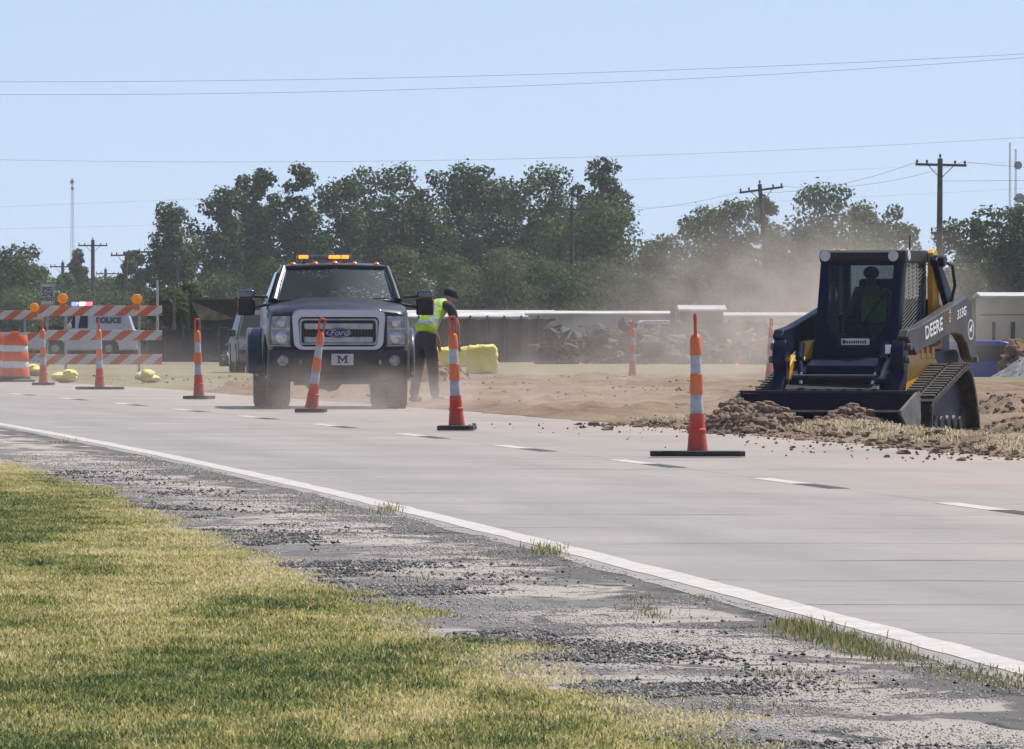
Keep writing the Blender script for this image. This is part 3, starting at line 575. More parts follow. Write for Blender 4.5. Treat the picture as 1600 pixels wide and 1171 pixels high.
b = MB(); cx, cz = -2.42, 1.10
n = 28
ring = [(math.cos(2*math.pi*i/n), math.sin(2*math.pi*i/n)) for i in range(n)]
V = [(cx+.115*c_, .7275, cz+.105*s_) for c_, s_ in ring]+[(cx+.098*c_, .7275, cz+.089*s_) for c_, s_ in ring]; b.add(V, [(i, (i+1) % n, n+(i+1) % n, n+i) for i in range(n)])
deer = [(-.07, -.02), (-.045, .015), (-.01, .02), (.02, .045), (.03, .075), (.04, .05), (.065, .04), (.045, .025), (.03, .0), (.055, -.02), (.04, -.03), (.01, -.015), (-.02, -.01), (-.05, -.05), (-.06, -.045), (-.045, -.012)]
b.add([(cx-x*1.0, .728, cz+z) for x, z in deer], [tuple(range(len(deer)))]); b.build('round_emblem', WHT, ARM)
# bucket
b = MB(); BW = .93
sec = [(.30, .46), (.27, .20), (.36, .045), (.55, .02), (.98, .262), (1.0, .285), (.96, .285), (.56, .06), (.40, .075), (.33, .22), (.35, .46)]
b.prism(sec, -BW, BW, 'y'); bk = part(b, 'bucket', NV, bevel=0)
for s in (1, -1): q = MB(); q.prism([(.29, .475), (.40, .475), (1.0, .295), (.98, .25), (.55, .015), (.34, .03), (.26, .2)], *sorted((s*BW, s*(BW+.03))), 'y'); q.build('side_plate', STL, bk, bevel=.006)
q = MB(); q.box(.95, 1.02, -BW, BW, .279, .30); q.build('cutting_edge', STL, bk)
q = MB(); q.box(.24, .36, -BW-.02, BW+.02, .462, .49)
for k in range(7): q.box(.25, .35, -.5+.16*k, -.44+.16*k, .49, .51)
q.build('top_lip', BL, bk, bevel=.006)
b = MB(); b.prism([(.24, .10), (.26, .50), (.16, .56), (.10, .30)], -.5, .5, 'y'); part(b, 'hitch_plate', BL)
q = MB(); q.box(.36, .42, -.3, -.24, .49, .52); q.tube([(.12, -.45, .62), (.16, .45, .62)], .03, 8); part(q, 'hitch_bar', BL, bevel=0)
def lw(x, y, z=0): return LD.matrix_basis @ Vector((x, y, z))
LD.matrix_basis  # noqa
# ------------------------------------------------------------------ soil, clods, torn sod
SOIL = NB('moist_soil'); tcs = SOIL.node('ShaderNodeTexCoord').outputs['Object']; s1 = SOIL.noise(tcs, 5, 6, .7); s2 = SOIL.noise(tcs, 30, 4, .7)
SOIL.inp(SOIL.b.inputs['Base Color'], SOIL.mix(SOIL.rng(s2, .3, .7, 0, .5), SOIL.mix(SOIL.rng(s1, .35, .65), (.10, .062, .041), (.27, .19, .13)), (.34, .26, .19))); SOIL.b.inputs['Roughness'].default_value = 1; SOIL.bump(s2, .8, .03); SOIL = SOIL.m
def heap(name, cx, cy, rx, ry, h, rz, lab, nclod=260, lumps=.5, sd=0, blade=0, group=None, sub=64):
    n = sub; u = np.linspace(-1, 1, n); U, Vv = np.meshgrid(u, u, indexing='ij'); r = np.sqrt(U**2+Vv**2)
    wx, wy = U*rx*1.15, Vv*ry*1.15; nz = fbm(wx+50+sd, wy+50, 3.5, 61+sd, 5); fine = fbm(wx+9, wy+sd, 13, 71, 4)
    z = h*np.clip(1-(r*(1.1+.5*(nz-.5)))**1.7, -.05, 1)*(.65+lumps*nz)+.10*(fine-.5)*np.clip(1.2-r, 0, 1)-.02
    V = [np.stack([wx, wy, z], -1).reshape(-1, 3)]; ff = gridfaces(n, n)
    o = raw_mesh(name, V[0], ff, SOIL, 4); o.location = (cx, cy, 0); o.rotation_euler = (0, 0, rz); tag(o, lab, 'soil pile', group)
    o.data.shade_smooth()
    b = MB()
    for k in range(nclod):
        a = random.uniform(0, 6.28); q_ = random.uniform(0, 1.08)**.6; x, y = math.cos(a)*q_*rx, math.sin(a)*q_*ry
        i = min(n-1, max(0, int((x/rx/1.15+1)/2*(n-1)+.5))); j = min(n-1, max(0, int((y/ry/1.15+1)/2*(n-1)+.5)))
        rr = random.choice((.012, .016, .02, .03, .045))*random.uniform(.6, 1.3)*(.8 if h < .2 else 1)
        b.ball((x, y, max(0, z[i, j])+rr*.3), rr, 8, (1.2, 1, random.uniform(.6, 1)), .28)
    b.build('clods', SOIL, o)['kind'] = 'stuff'
    return o
def at_px(px, py): D = ydist(py); return GX(px, D), D
c1 = lw(.78, -.55); x, y = at_px(1165, 668)
heap('soil_pile', GX(1176, 125.0), 125.4, .64, .8, .30, R(10), 'brown soil heap spilling past the left end of the loader bucket', 900, 1.0, 1, sub=90)
c2 = lw(1.0, .42); heap('soil_pile', c2.x, c2.y, .42, .5, .30, R(-17), 'loose brown soil lying before the right half of the loader bucket edge', 500, .5, 7)
heap('soil_pile', GX(1300, 125.2), 125.2, .62, .8, .15, 0, 'low line of soil clods under the middle of the loader bucket', 200, .9, 11)
# berm of torn sod along the road edge
b_pts = [(1020, 664), (1060, 666), (1110, 668), (1160, 671), (1230, 676), (1300, 682), (1370, 688), (1430, 694), (1490, 700), (1550, 706), (1610, 712), (1680, 720)]
bx, by = [], []
for (px, py) in b_pts: q_ = at_px(px, py); bx.append(q_[0]); by.append(q_[1])
tt = np.linspace(0, 1, 360); tk_ = np.linspace(0, 1, len(b_pts)); PX, PY = np.interp(tt, tk_, bx), np.interp(tt, tk_, by)
hgt = np.interp(tt, [0, .08, .2, .5, .8, 1], [.02, .05, .08, .075, .045, .09]); m_ = 26; u = np.linspace(-1, 1, m_)
tx, ty = np.gradient(PX), np.gradient(PY); L_ = np.hypot(tx, ty); nx, ny = -ty/L_, tx/L_
if nx[180] < 0: nx, ny = -nx, -ny
wdt = .55*(.7+.6*fbm(PX, PY, 1.2, 91))
XB = PX[:, None]+nx[:, None]*(u*wdt[:, None]+.25); YB_ = PY[:, None]+ny[:, None]*(u*wdt[:, None]+.25)
ZB = hgt[:, None]*np.clip(1-u**2, 0, 1)*(.15+1.9*fbm(XB, YB_, 4, 95))+.11*(fbm(XB, YB_, 14, 97)-.5)*(1-u**2)+.005
sod = raw_mesh('torn_sod', np.stack([XB, YB_, ZB], -1).reshape(-1, 3), gridfaces(360, m_), SOIL, 4, kind='stuff')
def sodgrass(XX, YY, ZZ_, n, name, h=.05, par=None, thr=.45):
    idx = RNG.integers(0, XX.size, n); x = XX.ravel()[idx]+RNG.normal(0, .03, n); y = YY.ravel()[idx]+RNG.normal(0, .06, n); z = ZZ_.ravel()[idx]
    k = fbm(x, y, 2.2, 99) > thr; x, y, z = x[k], y[k], z[k]
    return blades(name, x, y, z, h*RNG.uniform(.2, 1.5, len(x))*(.5+fbm(x, y, 5, 77)), .014, grassmat('torn_grass_blades', [(.10, .09, .05), (.34, .29, .17), (.50, .43, .29), (.62, .56, .42)]), lean=1.6, tone=RNG.uniform(0, 1, len(x))**.7)
sodgrass(XB[:, 3:-3], YB_[:, 3:-3], ZB[:, 3:-3], 52000, 'torn_grass', .06, thr=.44)
b = MB()
for k in range(1500):
    i = random.randrange(360); j = random.randrange(1, m_-1); r = random.choice((.012, .02, .03, .045))*random.uniform(.6, 1.2)
    ox = random.gauss(0, .1)+(-random.expovariate(3) if random.random() < .25 else 0)
    b.ball((float(XB[i, j])+ox, float(YB_[i, j])-abs(random.gauss(0, .5)), float(ZB[i, j])*.9+r*.3 if abs(ox) < .2 else .015), r, 7, (1.3, 1, .7), .35)
tag(b.build('soil_clods', SOIL), kind='stuff')
# crumbs scattered on the road
N = 700; tq = RNG.integers(0, 360, N); x = PX[tq]-RNG.exponential(.5, N); y = PY[tq]-RNG.exponential(1.2, N)
stones('soil_crumbs', x, y, np.full(N, .018), RNG.uniform(.008, .022, N), attrmat('crumb_brown', [(.05, .03, .02), (.12, .08, .05), (.2, .15, .1)]))
for (px, py, rx, ry, h, lab, sd) in ((1575, 655, .55, 1.6, .26, 'torn sod and soil ridge behind the right track of the loader', 3), (1600, 690, .6, 1.2, .2, 'sod heap cut by the right picture edge in front of the ridge', 5), (1462, 697, .25, .4, .10, 'clump of torn sod lying against the near track', 8)):
    x, y = at_px(px, py); o = heap('sod_heap', x, y, rx, ry, h, 0, lab, 160, 1.0, sd, group='heaps of torn sod round the loader')
    n_ = 1500; aa = RNG.uniform(0, 6.28, n_); qq = RNG.uniform(0, 1, n_)**.6; lx, ly = np.cos(aa)*qq*rx, np.sin(aa)*qq*ry; zz = h*(1-qq**1.7)*.8+.0
    g_ = blades('grass_tufts', lx, ly, zz, .07*RNG.uniform(.4, 1.2, n_), .009, MATS.get('tgb') or MATS.setdefault('tgb', grassmat('torn_grass_blades', [(.08, .10, .035), (.2, .2, .08), (.33, .30, .17), (.44, .39, .26)])), lean=1.1, kind=None); g_.parent = o
# clumps lying on the graded ground
for k in range(0):
    D = random.uniform(125, 235); o_ = random.uniform(4.2, 13); x = float(xc(D))+o_
    if abs(x) > 800*D/F*1.02: continue
    break
N = 1800; Dd = RNG.uniform(112, 250, N); off = 3.9+RNG.uniform(0, 1, N)*12; X = xc(Dd)+off; k = (np.abs(X) < 860*Dd/F) & (fbm(X, Dd*.5, .7, 55) > .5); X, Dd = X[k], Dd[k]
stones('dirt_clods', X, Dd, .03+dirtz(X, Dd), RNG.uniform(.012, .045, len(X)), attrmat('clod_brown', [(.10, .06, .04), (.2, .13, .09), (.3, .22, .16)]))
# ------------------------------------------------------------------ heavy pickup facing the camera
TP = mat('pickup_paint', (.008, .010, .020), .38, .0, var=.2, scale=3, coat=.15, spec=.4, col2=(.022, .022, .027)); CR = mat('dusty_chrome', (.46, .46, .50), .2, 1, var=.04, scale=3); CRD = mat('grille_chrome', (.34, .34, .35), .3, .9, var=.2)
DK = mat('dark_plastic', (.02, .02, .02), .6, var=.2); WG = glass('windscreen_glass', (.16, .19, .20), .06); HLG = mat('headlight_lens', (.26, .26, .27), .12, .3, var=.3, scale=14); TY = mat('dusty_tyre', (.04, .036, .032), .85, var=.4, scale=6, col2=(.10, .085, .07))
WGD = NB('painted_glare_windscreen'); tq_ = WGD.node('ShaderNodeTexCoord').outputs['Object']; WGD.b.inputs['Base Color'].default_value = (.42, .50, .50, 1); WGD.b.inputs['Roughness'].default_value = .5  # pale speckles and one-sided glare painted in as reflections of sky and trees
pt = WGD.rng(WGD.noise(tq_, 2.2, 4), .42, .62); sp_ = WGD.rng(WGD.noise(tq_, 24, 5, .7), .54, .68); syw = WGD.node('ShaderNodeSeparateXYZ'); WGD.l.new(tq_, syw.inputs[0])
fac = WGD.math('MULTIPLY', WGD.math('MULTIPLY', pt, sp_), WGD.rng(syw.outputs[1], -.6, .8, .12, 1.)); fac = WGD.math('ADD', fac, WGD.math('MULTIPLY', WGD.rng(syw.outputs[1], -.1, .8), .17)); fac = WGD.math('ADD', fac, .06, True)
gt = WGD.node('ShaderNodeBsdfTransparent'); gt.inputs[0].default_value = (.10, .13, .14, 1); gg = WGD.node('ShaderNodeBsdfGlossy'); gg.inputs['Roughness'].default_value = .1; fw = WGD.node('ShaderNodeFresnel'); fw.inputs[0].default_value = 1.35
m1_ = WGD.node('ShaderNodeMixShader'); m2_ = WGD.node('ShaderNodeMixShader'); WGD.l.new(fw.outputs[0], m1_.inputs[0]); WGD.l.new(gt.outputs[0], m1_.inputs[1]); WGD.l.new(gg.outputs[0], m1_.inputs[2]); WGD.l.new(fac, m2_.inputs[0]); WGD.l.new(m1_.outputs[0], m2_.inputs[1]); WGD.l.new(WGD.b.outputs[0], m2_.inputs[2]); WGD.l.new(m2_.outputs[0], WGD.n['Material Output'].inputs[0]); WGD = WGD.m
TKO = thing('pickup_truck', 'dark grey crew pickup with chrome grille and amber roof light bar, facing the camera', 'pickup truck', (GX(529, 161.6), 161.6, .012), R(-90+2.2))
T = lambda b, nm, m, par=TKO, sm=False, bv=.01: b.build(nm, m, par, smooth=sm, bevel=bv)
def rsec(x, hw, z0, z1, top=0, r=.10, belly=.0):   # rounded body section, crowned top
    pts = [(x, -hw+.03, z0), (x, -hw, z0+.12), (x, -hw-belly, (z0+z1)/2), (x, -hw+.01, z1-r), (x, -hw+r*.35, z1-r*.3), (x, -hw+r, z1), (x, -hw*.45, z1+top), (x, 0, z1+top*1.12)]
    return pts+[(p[0], -p[1], p[2]) for p in pts[::-1][1:]]
b = MB(); b.loft([rsec(-.02, .90, .80, 1.30, .04), rsec(-.07, .93, .78, 1.33, .05), rsec(-.35, .96, .74, 1.37, .065, .11, .01), rsec(-.9, .975, .70, 1.41, .075, .11, .02), rsec(-1.38, .965, .6, 1.43, .085, .10, .01)])
T(b, 'hood', TP, sm=True, bv=0)
b = MB(); b.loft([rsec(-1.36, .965, .42, 1.44, .03, .06, .01), rsec(-2.4, .965, .40, 1.46, .03, .05, .015), rsec(-4.1, .965, .40, 1.47, .03, .05, .015)]); T(b, 'cab_body', TP, sm=True, bv=0)
for s in (1, -1):
    # front wheel arch lips
    y0, y1 = sorted((s*.955, s*1.005)); n = 14; arc = [(-.98+.56*math.cos(math.pi*i/n), .45+.56*math.sin(math.pi*i/n)) for i in range(n+1)]; arc2 = [(-.98+.48*math.cos(math.pi*i/n), .45+.48*math.sin(math.pi*i/n)) for i in range(n, -1, -1)]
    b = MB(); b.prism(arc+arc2, y0, y1, 'y'); T(b, 'wheel_arch', TP, bv=0)
# greenhouse
def gsec(x, hwb, zb, hwt, zt): return [(x, -hwb, zb), (x, -hwb*.985, zb+.05), (x, -hwt-.07, zt-.12), (x, -hwt, zt-.03), (x, -hwt*.8, zt), (x, 0, zt+.02), (x, hwt*.8, zt), (x, hwt, zt-.03), (x, hwt+.07, zt-.12), (x, hwb*.985, zb+.05), (x, hwb, zb)]
b = MB(); b.loft([gsec(-1.95, .93, 1.46, .70, 1.955), gsec(-2.3, .93, 1.46, .72, 1.985), gsec(-3.4, .93, 1.46, .72, 1.99), gsec(-3.95, .93, 1.46, .70, 1.94)])
T(b, 'roof', TP, sm=True, bv=0)
def quadm(pts, nm, m, par=TKO): return MB().add(pts, [tuple(range(len(pts)))]).build(nm, m, par)
ws = [(-1.37, -.80, 1.478), (-1.33, 0, 1.475), (-1.37, .80, 1.478), (-1.90, .665, 1.905), (-1.87, 0, 1.925), (-1.90, -.665, 1.905)]
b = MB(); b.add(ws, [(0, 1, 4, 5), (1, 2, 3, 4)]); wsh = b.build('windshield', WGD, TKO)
b = MB(); b.prism([(-1.42, 1.42), (-1.42, 1.455), (-1.95, 1.50), (-1.95, 1.42)], -.80, .80, 'y'); T(b, 'dashboard', DK)
b = MB(); b.tube([(-1.86, .30, 1.49), (-1.82, .42, 1.60), (-1.86, .54, 1.49)], .014, 6); T(b, 'steering_wheel', DK, bv=0)
for y in (.40, -.40):
    b = MB(); b.box(-2.75, -2.62, y-.22, y+.22, 1.2, 1.66); b.box(-2.72, -2.65, y-.12, y+.12, 1.66, 1.84); T(b, 'seat', mat('seat_cloth', (.10, .10, .10), .9))
for s in (1, -1):
    b = MB(); b.tube([(-1.33, s*.845, 1.47), (-1.60, s*.79, 1.68), (-1.94, s*.705, 1.925)], [.048, .042, .042], 8); T(b, 'windshield_pillar', TP, sm=True, bv=0)
    b = MB(); b.tube([(-1.345, s*.805, 1.485), (-1.9, s*.67, 1.91)], .008, 5); T(b, 'pillar_trim', CR, bv=0)
    quadm([(-1.62, s*.925, 1.50), (-2.62, s*.935, 1.50), (-2.62, s*.80, 1.87), (-2.02, s*.80, 1.87)], 'side_window', WG)
    quadm([(-2.72, s*.935, 1.50), (-3.75, s*.935, 1.50), (-3.6, s*.80, 1.87), (-2.72, s*.80, 1.87)], 'side_window', WG)
b = MB(); b.tube([(-1.92, -.69, 1.925), (-1.90, -.3, 1.938), (-1.89, 0, 1.943), (-1.90, .3, 1.938), (-1.92, .69, 1.925)], .03, 8); T(b, 'windshield_header', TP, sm=True, bv=0)
b = MB(); b.box(-1.345, -1.30, -.82, .82, 1.45, 1.475); b.tube([(-1.34, -.62, 1.485), (-1.36, .0, 1.505)], .010, 6); b.tube([(-1.34, .12, 1.485), (-1.36, .72, 1.505)], .010, 6); T(b, 'wiper_cowl', DK, bv=0)
# grille
def rrect(hw, z0, z1, r, k=5, tp=0):
    out = []
    for (cy, cz, a0) in ((hw-r, z1-r, 0), (-(hw-r), z1-r, 90), (-(hw-r), z0+r, 180), (hw-r, z0+r, 270)):
        for i in range(k+1):
            a = R(a0+90*i/k); out.append((cy+r*math.cos(a), cz+r*math.sin(a)))
    return [(y*(1-tp*(z1-z)/(z1-z0)), z) for y, z in out]
def ringm(x0, x1, o, i_, b):
    n = len(o); V = [(x, y, z) for x in (x0, x1) for (y, z) in o]+[(x, y, z) for x in (x0, x1) for (y, z) in i_]
    fs = []
    for a in range(n):
        c = (a+1) % n; fs += [(a, c, n+c, n+a), (2*n+a, 3*n+a, 3*n+c, 2*n+c), (n+a, n+c, 3*n+c, 3*n+a), (a, 2*n+a, 2*n+c, c)]
    b.add(V, fs)
gz0, gz1 = .79, 1.355
b = MB(); ringm(-.02, .075, rrect(.645, gz0, gz1, .12, 5, .06), rrect(.55, gz0+.06, gz1-.115, .07, 5, .05), b); gr = T(b, 'grille', CR, bv=.015)
b = MB(); ringm(-.02, .05, rrect(.535, gz0+.075, gz1-.13, .05), rrect(.505, gz0+.10, gz1-.155, .04), b); b.build('inner_frame', CRD, gr, bevel=.005)
b = MB(); b.box(-.03, -.01, -.58, .58, gz0+.04, gz1-.08); b.build('mesh_backing', DK, gr)
b = MB()
for z in (.935, 1.12): b.box(0, .03, -.47, .47, z-.045, z+.045)
b.build('grille_bar', CRD, gr, bevel=.012)
b = MB()
for k in range(24): y = -.48+.0417*k; b.box(-.008, .004, y-.004, y+.004, gz0+.09, gz1-.14)
b.build('grille_mesh', mat('grille_mesh_grey', (.10, .10, .10), .4, .5), gr)
OB = mat('badge_dark_blue', (.02, .04, .12), .25, .2)
b = MB(); b.lathe([(.165, .03), (.17, .05), (.15, .06)], 28, cx=0, cy=1.03, axis='x', sy=.40); V = b.v; b.v = [(x, y, 1.03+(z-1.03)) for x, y, z in V]; oval = b.build('oval_badge', CRD, gr)
b = MB(); b.lathe([(.15, .058), (.15, .064)], 28, cx=0, cy=1.03, axis='x', sy=.37); b.build('badge_field', OB, oval)
text_part('badge_script', 'Ford', .115, mat('badge_silver', (.42, .42, .43), .3, .6), oval, frame((.066, 0, 1.03), (0, 1, 0), (0, 0, 1)), shear=.4, sx=1.15)
# headlights
for s in (1, -1):
    poly = [(s*.655, .86), (s*.90, .865), (s*.925, 1.0), (s*.905, 1.25), (s*.655, 1.255)]
    b = MB(); b.prism(poly, -.05, .025, 'x'); hl = T(b, 'headlight', HLG, bv=.015)
    b = MB(); b.prism([(s*.665, 1.075), (s*.90, 1.075), (s*.915, 1.10), (s*.665, 1.10)], .02, .032, 'x'); b.build('divider', CRD, hl)
    for (cy, cz, r) in ((s*.78, .97, .075), (s*.78, 1.17, .055)): q = MB(); q.lathe([(r, .024), (r*1.05, .034), (r*.6, .040)], 18, cx=cy, cy=cz, axis='x'); q.build('lamp_bowl', mat('lamp_bowl', (.5, .5, .5), .1, .8), hl, smooth=True)
    b = MB(); b.prism([(s*.65, .845), (s*.93, .85), (s*.935, .862), (s*.65, .858)], -.03, .035, 'x'); b.build('trim', CRD, hl)
# bumper
b = MB(); bs = [(.02, .955), (.10, .93), (.14, .6), (.14, 0)]
def bsec(z0, z1, k): return [(.02, -.975*k, 0)]
sec = lambda y, x: [(x-.12, y, .80), (x-.01, y, .80), (x, y, .72), (x, y, .50), (x-.04, y, .40), (x-.16, y, .40)]
b.loft([sec(-.97, .0), sec(-.93, .06), sec(-.6, .13), sec(0, .15), sec(.6, .13), sec(.93, .06), sec(.97, .0)]); bp = T(b, 'bumper', mat('bumper_grey', (.030, .030, .034), .4, .3, var=.3, col2=(.06, .056, .052)), bv=.01)
b = MB(); b.box(.05, .145, -.55, .55, .395, .50); b.box(.10, .148, -.46, .46, .34, .385); b.build('air_dam', DK, bp)
for s in (1, -1): q = MB(); q.lathe([(.075, .10), (.075, .125), (.055, .13), (.05, .12)], 18, cx=s*.76, cy=.655, axis='x'); q.build('fog_light', HLG, bp)
for y in (-.52, .56): q = MB(); q.tube([(.13, y, .645), (.19, y, .645), (.19, y, .60)], .022, 8); q.build('tow_hook', CRD if y > 0 else STL, bp, smooth=True)
b = MB(); b.box(.152, .160, -.10-.0, .20, .59, .745); lp = b.build('licence_plate', mat('plate_white', (.5, .49, .47), .5), bp); Mp = [(-.075, -.05), (-.025, -.05), (-.025, -.03), (-.037, -.03), (-.037, .015), (0, -.035), (.037, .015), (.037, -.03), (.025, -.03), (.025, -.05), (.075, -.05), (.075, -.03), (.062, -.03), (.062, .035), (.075, .035), (.075, .055), (.037, .055), (0, .005), (-.037, .055), (-.075, .055), (-.075, .035), (-.062, .035), (-.062, -.03), (-.075, -.03)]
MB().add([(.1615, .05+a, .667+c) for a, c in Mp], [tuple(range(len(Mp)))]).build('plate_letter', mat('plate_navy', (.02, .03, .08), .5), lp)
# frame, axle, skid
b = MB(); b.tube([(-.98, -.75, .42), (-.98, .75, .42)], .06, 8); b.ball((-.98, -.3, .40), .17, 10); b.box(-5.6, -.2, -.45, -.36, .48, .62); b.box(-5.6, -.2, .36, .45, .48, .62); b.box(-.3, -.05, -.7, .7, .42, .8); b.box(-1.3, -.3, -.5, .5, .52, .9); b.tube([(-4.95, -.8, .42), (-4.95, .8, .42)], .07, 8); b.ball((-4.95, 0, .40), .2, 10); b.tube([(-.55, -.6, .34), (-.55, .6, .36)], .03, 6); T(b, 'underbody', DK, bv=0)
# wheels
def wheel(par, cx, cy, cz, r, wdt, s, tyre=TY, nm='wheel'):
    b = MB(); y0 = cy-wdt/2; b.lathe([(r*.62, y0+.02), (r*.9, y0), (r*.98, y0+.03), (r, y0+.07*wdt/.28), (r, y0+wdt-.07*wdt/.28), (r*.98, y0+wdt-.03), (r*.9, y0+wdt), (r*.62, y0+wdt-.02)], 32, cx=cx, cy=cz, axis='y')
    n = 44
    for k in range(n):
        a = 2*math.pi*k/n; c, s_ = math.cos(a), math.sin(a)
        for (ya, yb, ph) in ((y0+.015, y0+wdt*.3, 0), (y0+wdt*.36, y0+wdt*.64, .5), (y0+wdt*.7, y0+wdt-.015, 0)):
            a = 2*math.pi*(k+ph)/n; c, s_ = math.cos(a), math.sin(a); d = .022
            pts = [(cx+(r-.005)*c-d*s_*e, cz+(r-.005)*s_+d*c*e) for e in (-.5, .5)]+[(cx+(r+.010)*c-d*s_*e, cz+(r+.010)*s_+d*c*e) for e in (.5, -.5)]
            b.prism(pts, ya, yb, 'y')
    w_ = b.build(nm, tyre, par, smooth=True)
    q = MB(); ys = cy+s*(wdt/2-.06); q.lathe(sorted([(r*.62, ys-.03), (r*.60, ys), (r*.3, ys+.0), (r*.2, ys+.04), (.02, ys+.045)], key=lambda p: p[1]), 20, cx=cx, cy=cz, axis='y'); q.build('rim', mat('wheel_rim', (.3, .3, .3), .35, .8), w_, smooth=True)
    return w_
for s in (1, -1):
    wheel(TKO, -.98, s*.815, .43, .43, .28, s)
    for yy in (.69, .95): wheel(TKO, -4.95, s*yy, .43, .43, .25, s)
# bed and dual fenders
b = MB(); b.loft([rsec(-4.15, .96, .55, 1.42, 0, .03), rsec(-6.4, .96, .55, 1.42, 0, .03)]); T(b, 'bed', TP, bv=0)
for s in (1, -1):
    b = MB(); n = 12; o_ = [(-4.95+.66*math.cos(math.pi*i/n), .48+.62*math.sin(math.pi*i/n)) for i in range(n+1)]; i_ = [(-4.95+.55*math.cos(math.pi*i/n), .45+.52*math.sin(math.pi*i/n)) for i in range(n, -1, -1)]
    b.prism(o_+i_, *sorted((s*.95, s*1.17)), 'y', ); T(b, 'rear_fender', mat('fender_grey', (.06, .062, .072), .3, .3, var=.3, col2=(.13, .125, .12)), bv=.03)
    # tow mirrors
    b = MB(); b.tube([(-1.72, s*.93, 1.52), (-1.72, s*1.12, 1.53)], .02, 8); b.tube([(-1.72, s*.93, 1.42), (-1.72, s*1.12, 1.38)], .018, 8); mr = T(b, 'mirror', DK, bv=0)
    y0, y1 = sorted((s*1.11, s*1.35)); q = MB(); q.box(-1.80, -1.66, y0, y1, 1.27, 1.50); q.build('housing', DK, mr, bevel=.03, bseg=3)
    q = MB(); q.box(-1.81, -1.65, y0+.005, y1-.005, 1.505, 1.62); q.build('cap', mat('mirror_cap', (.16, .17, .2), .2, .7), mr, bevel=.035, bseg=3)
    q = MB(); q.box(-1.662, -1.652, *sorted((s*1.335, s*1.352)), 1.38, 1.47); q.build('turn_signal', mat('signal_orange', (.6, .10, .01), .3), mr)
    q = MB(); q.box(-1.5, -3.9, *sorted((s*.97, s*1.06)), .42, .46); T(q, 'running_board', DK)
# cab clearance lamps
for y in (-.575, -.27, .0, .27, .575):
    q = MB(); q.ball((-2.05, y, 1.985-.03*abs(y)), .038, 10, (1.3, 1.15, 1)); T(q, 'clearance_lamp', mat('clearance_orange', (.75, .16, .02), .25, emit=((1, .2, .02), .05)), sm=True, bv=0)
b = MB(); b.box(-2.55, -2.30, -.52, .22, 2.045, 2.105); b.box(-2.5, -2.35, -.45, -.40, 1.99, 2.045); b.box(-2.5, -2.35, .10, .15, 1.99, 2.045); lb = T(b, 'light_bar', mat('lightbar_clear', (.16, .16, .17), .15, .2), bv=.015)
for (y, w_) in ((-.43, .065), (.0, .08), (.145, .05)): q = MB(); q.box(-2.31, -2.285, y-w_, y+w_, 2.052, 2.098); q.build('amber_flasher', mat('amber_lit', (1, .3, .02), .3, emit=((1, .16, .015), 2.4)), lb, bevel=.008)
# ------------------------------------------------------------------ people
def skinned(name, nodes, edges, m, par=None, sub=2, root=0):
    """nodes: {key:(x,y,z,r[,r2])}"""
    keys = list(nodes); bm = bmesh.new(); lay = bm.verts.layers.skin.verify(); vs = {}
    for i, k in enumerate(keys):
        v = nodes[k]; bv = bm.verts.new(v[:3]); bv[lay].radius = (v[3], v[4] if len(v) > 4 else v[3]); bv[lay].use_root = (i == root); vs[k] = bv
    for a, b in edges: bm.edges.new((vs[a], vs[b]))
    me = bpy.data.meshes.new(name); bm.to_mesh(me); bm.free(); me.materials.append(m)
    o = bpy.data.objects.new(name, me); COL.objects.link(o); o.parent = par
    sk = o.modifiers.new('skin', 'SKIN'); sk.use_smooth_shade = True; sk.branch_smoothing = .4
    ss = o.modifiers.new('subdivision', 'SUBSURF'); ss.levels = ss.render_levels = sub
    return o
SK = mat('skin', (.36, .19, .13), .55, var=.1); HV = mat('hi_vis_lime', (.42, .72, .03), .6, var=.12, scale=9, bump=.3, bscale=12); TSH = mat('charcoal_cloth', (.035, .035, .040), .9, var=.25, scale=7, bump=.4, bscale=14); TRO = mat('dark_trousers', (.045, .045, .046), .9, var=.25, scale=6, bump=.5, bscale=12); RF = mat('reflective_tape', (.40, .42, .44), .4, var=.1); HR = mat('dark_cap', (.014, .014, .016), .8)
P = thing('person', 'person in lime safety vest, dark cap and dark trousers, bending forward beside the pickup mirror', 'person', (GX(664, 172), 172, float(dirtz(np.array([GX(664, 172)]), np.array([172.]))[0])+.02), R(46))
def hand(nodes, edges, pre, wx, wy, wz, wrist):
    nodes[pre+'palm'] = (wx, wy, wz, .030, .018); edges.append((wrist, pre+'palm'))
    for k, (dx_, dy_, ln) in enumerate(((.022, .0, .062), (.008, .004, .074), (-.007, .004, .070), (-.021, .0, .055))):
        a, b_, c_ = pre+'f%da' % k, pre+'f%db' % k, pre+'f%dc' % k
        nodes[a] = (wx+dx_, wy+dy_, wz-.045, .0095); nodes[b_] = (wx+dx_*1.1+.008, wy+dy_, wz-.045-ln*.55, .0085); nodes[c_] = (wx+dx_*1.0+.022, wy+dy_, wz-.045-ln, .007); edges += [(pre+'palm', a), (a, b_), (b_, c_)]
    nodes[pre+'t1'] = (wx+.035, wy+.012, wz-.02, .011); nodes[pre+'t2'] = (wx+.05, wy+.014, wz-.055, .009); edges += [(pre+'palm', pre+'t1'), (pre+'t1', pre+'t2')]
nd = {'pel': (0, 0, .98, .135, .12), 'sp': (.03, 0, 1.12, .125, .10), 'ch': (.11, 0, 1.33, .15, .115), 'up': (.19, 0, 1.49, .13, .10), 'nk': (.27, 0, 1.575, .055), 'hd0': (.315, 0, 1.61, .07, .075), 'hd1': (.345, 0, 1.69, .09, .085), 'hd2': (.345, 0, 1.75, .07, .07), 'ns': (.435, 0, 1.655, .014),
      'cn': (.40, 0, 1.60, .038), 'er1': (.335, .083, 1.675, .016, .01), 'er2': (.335, -.083, 1.675, .016, .01)}
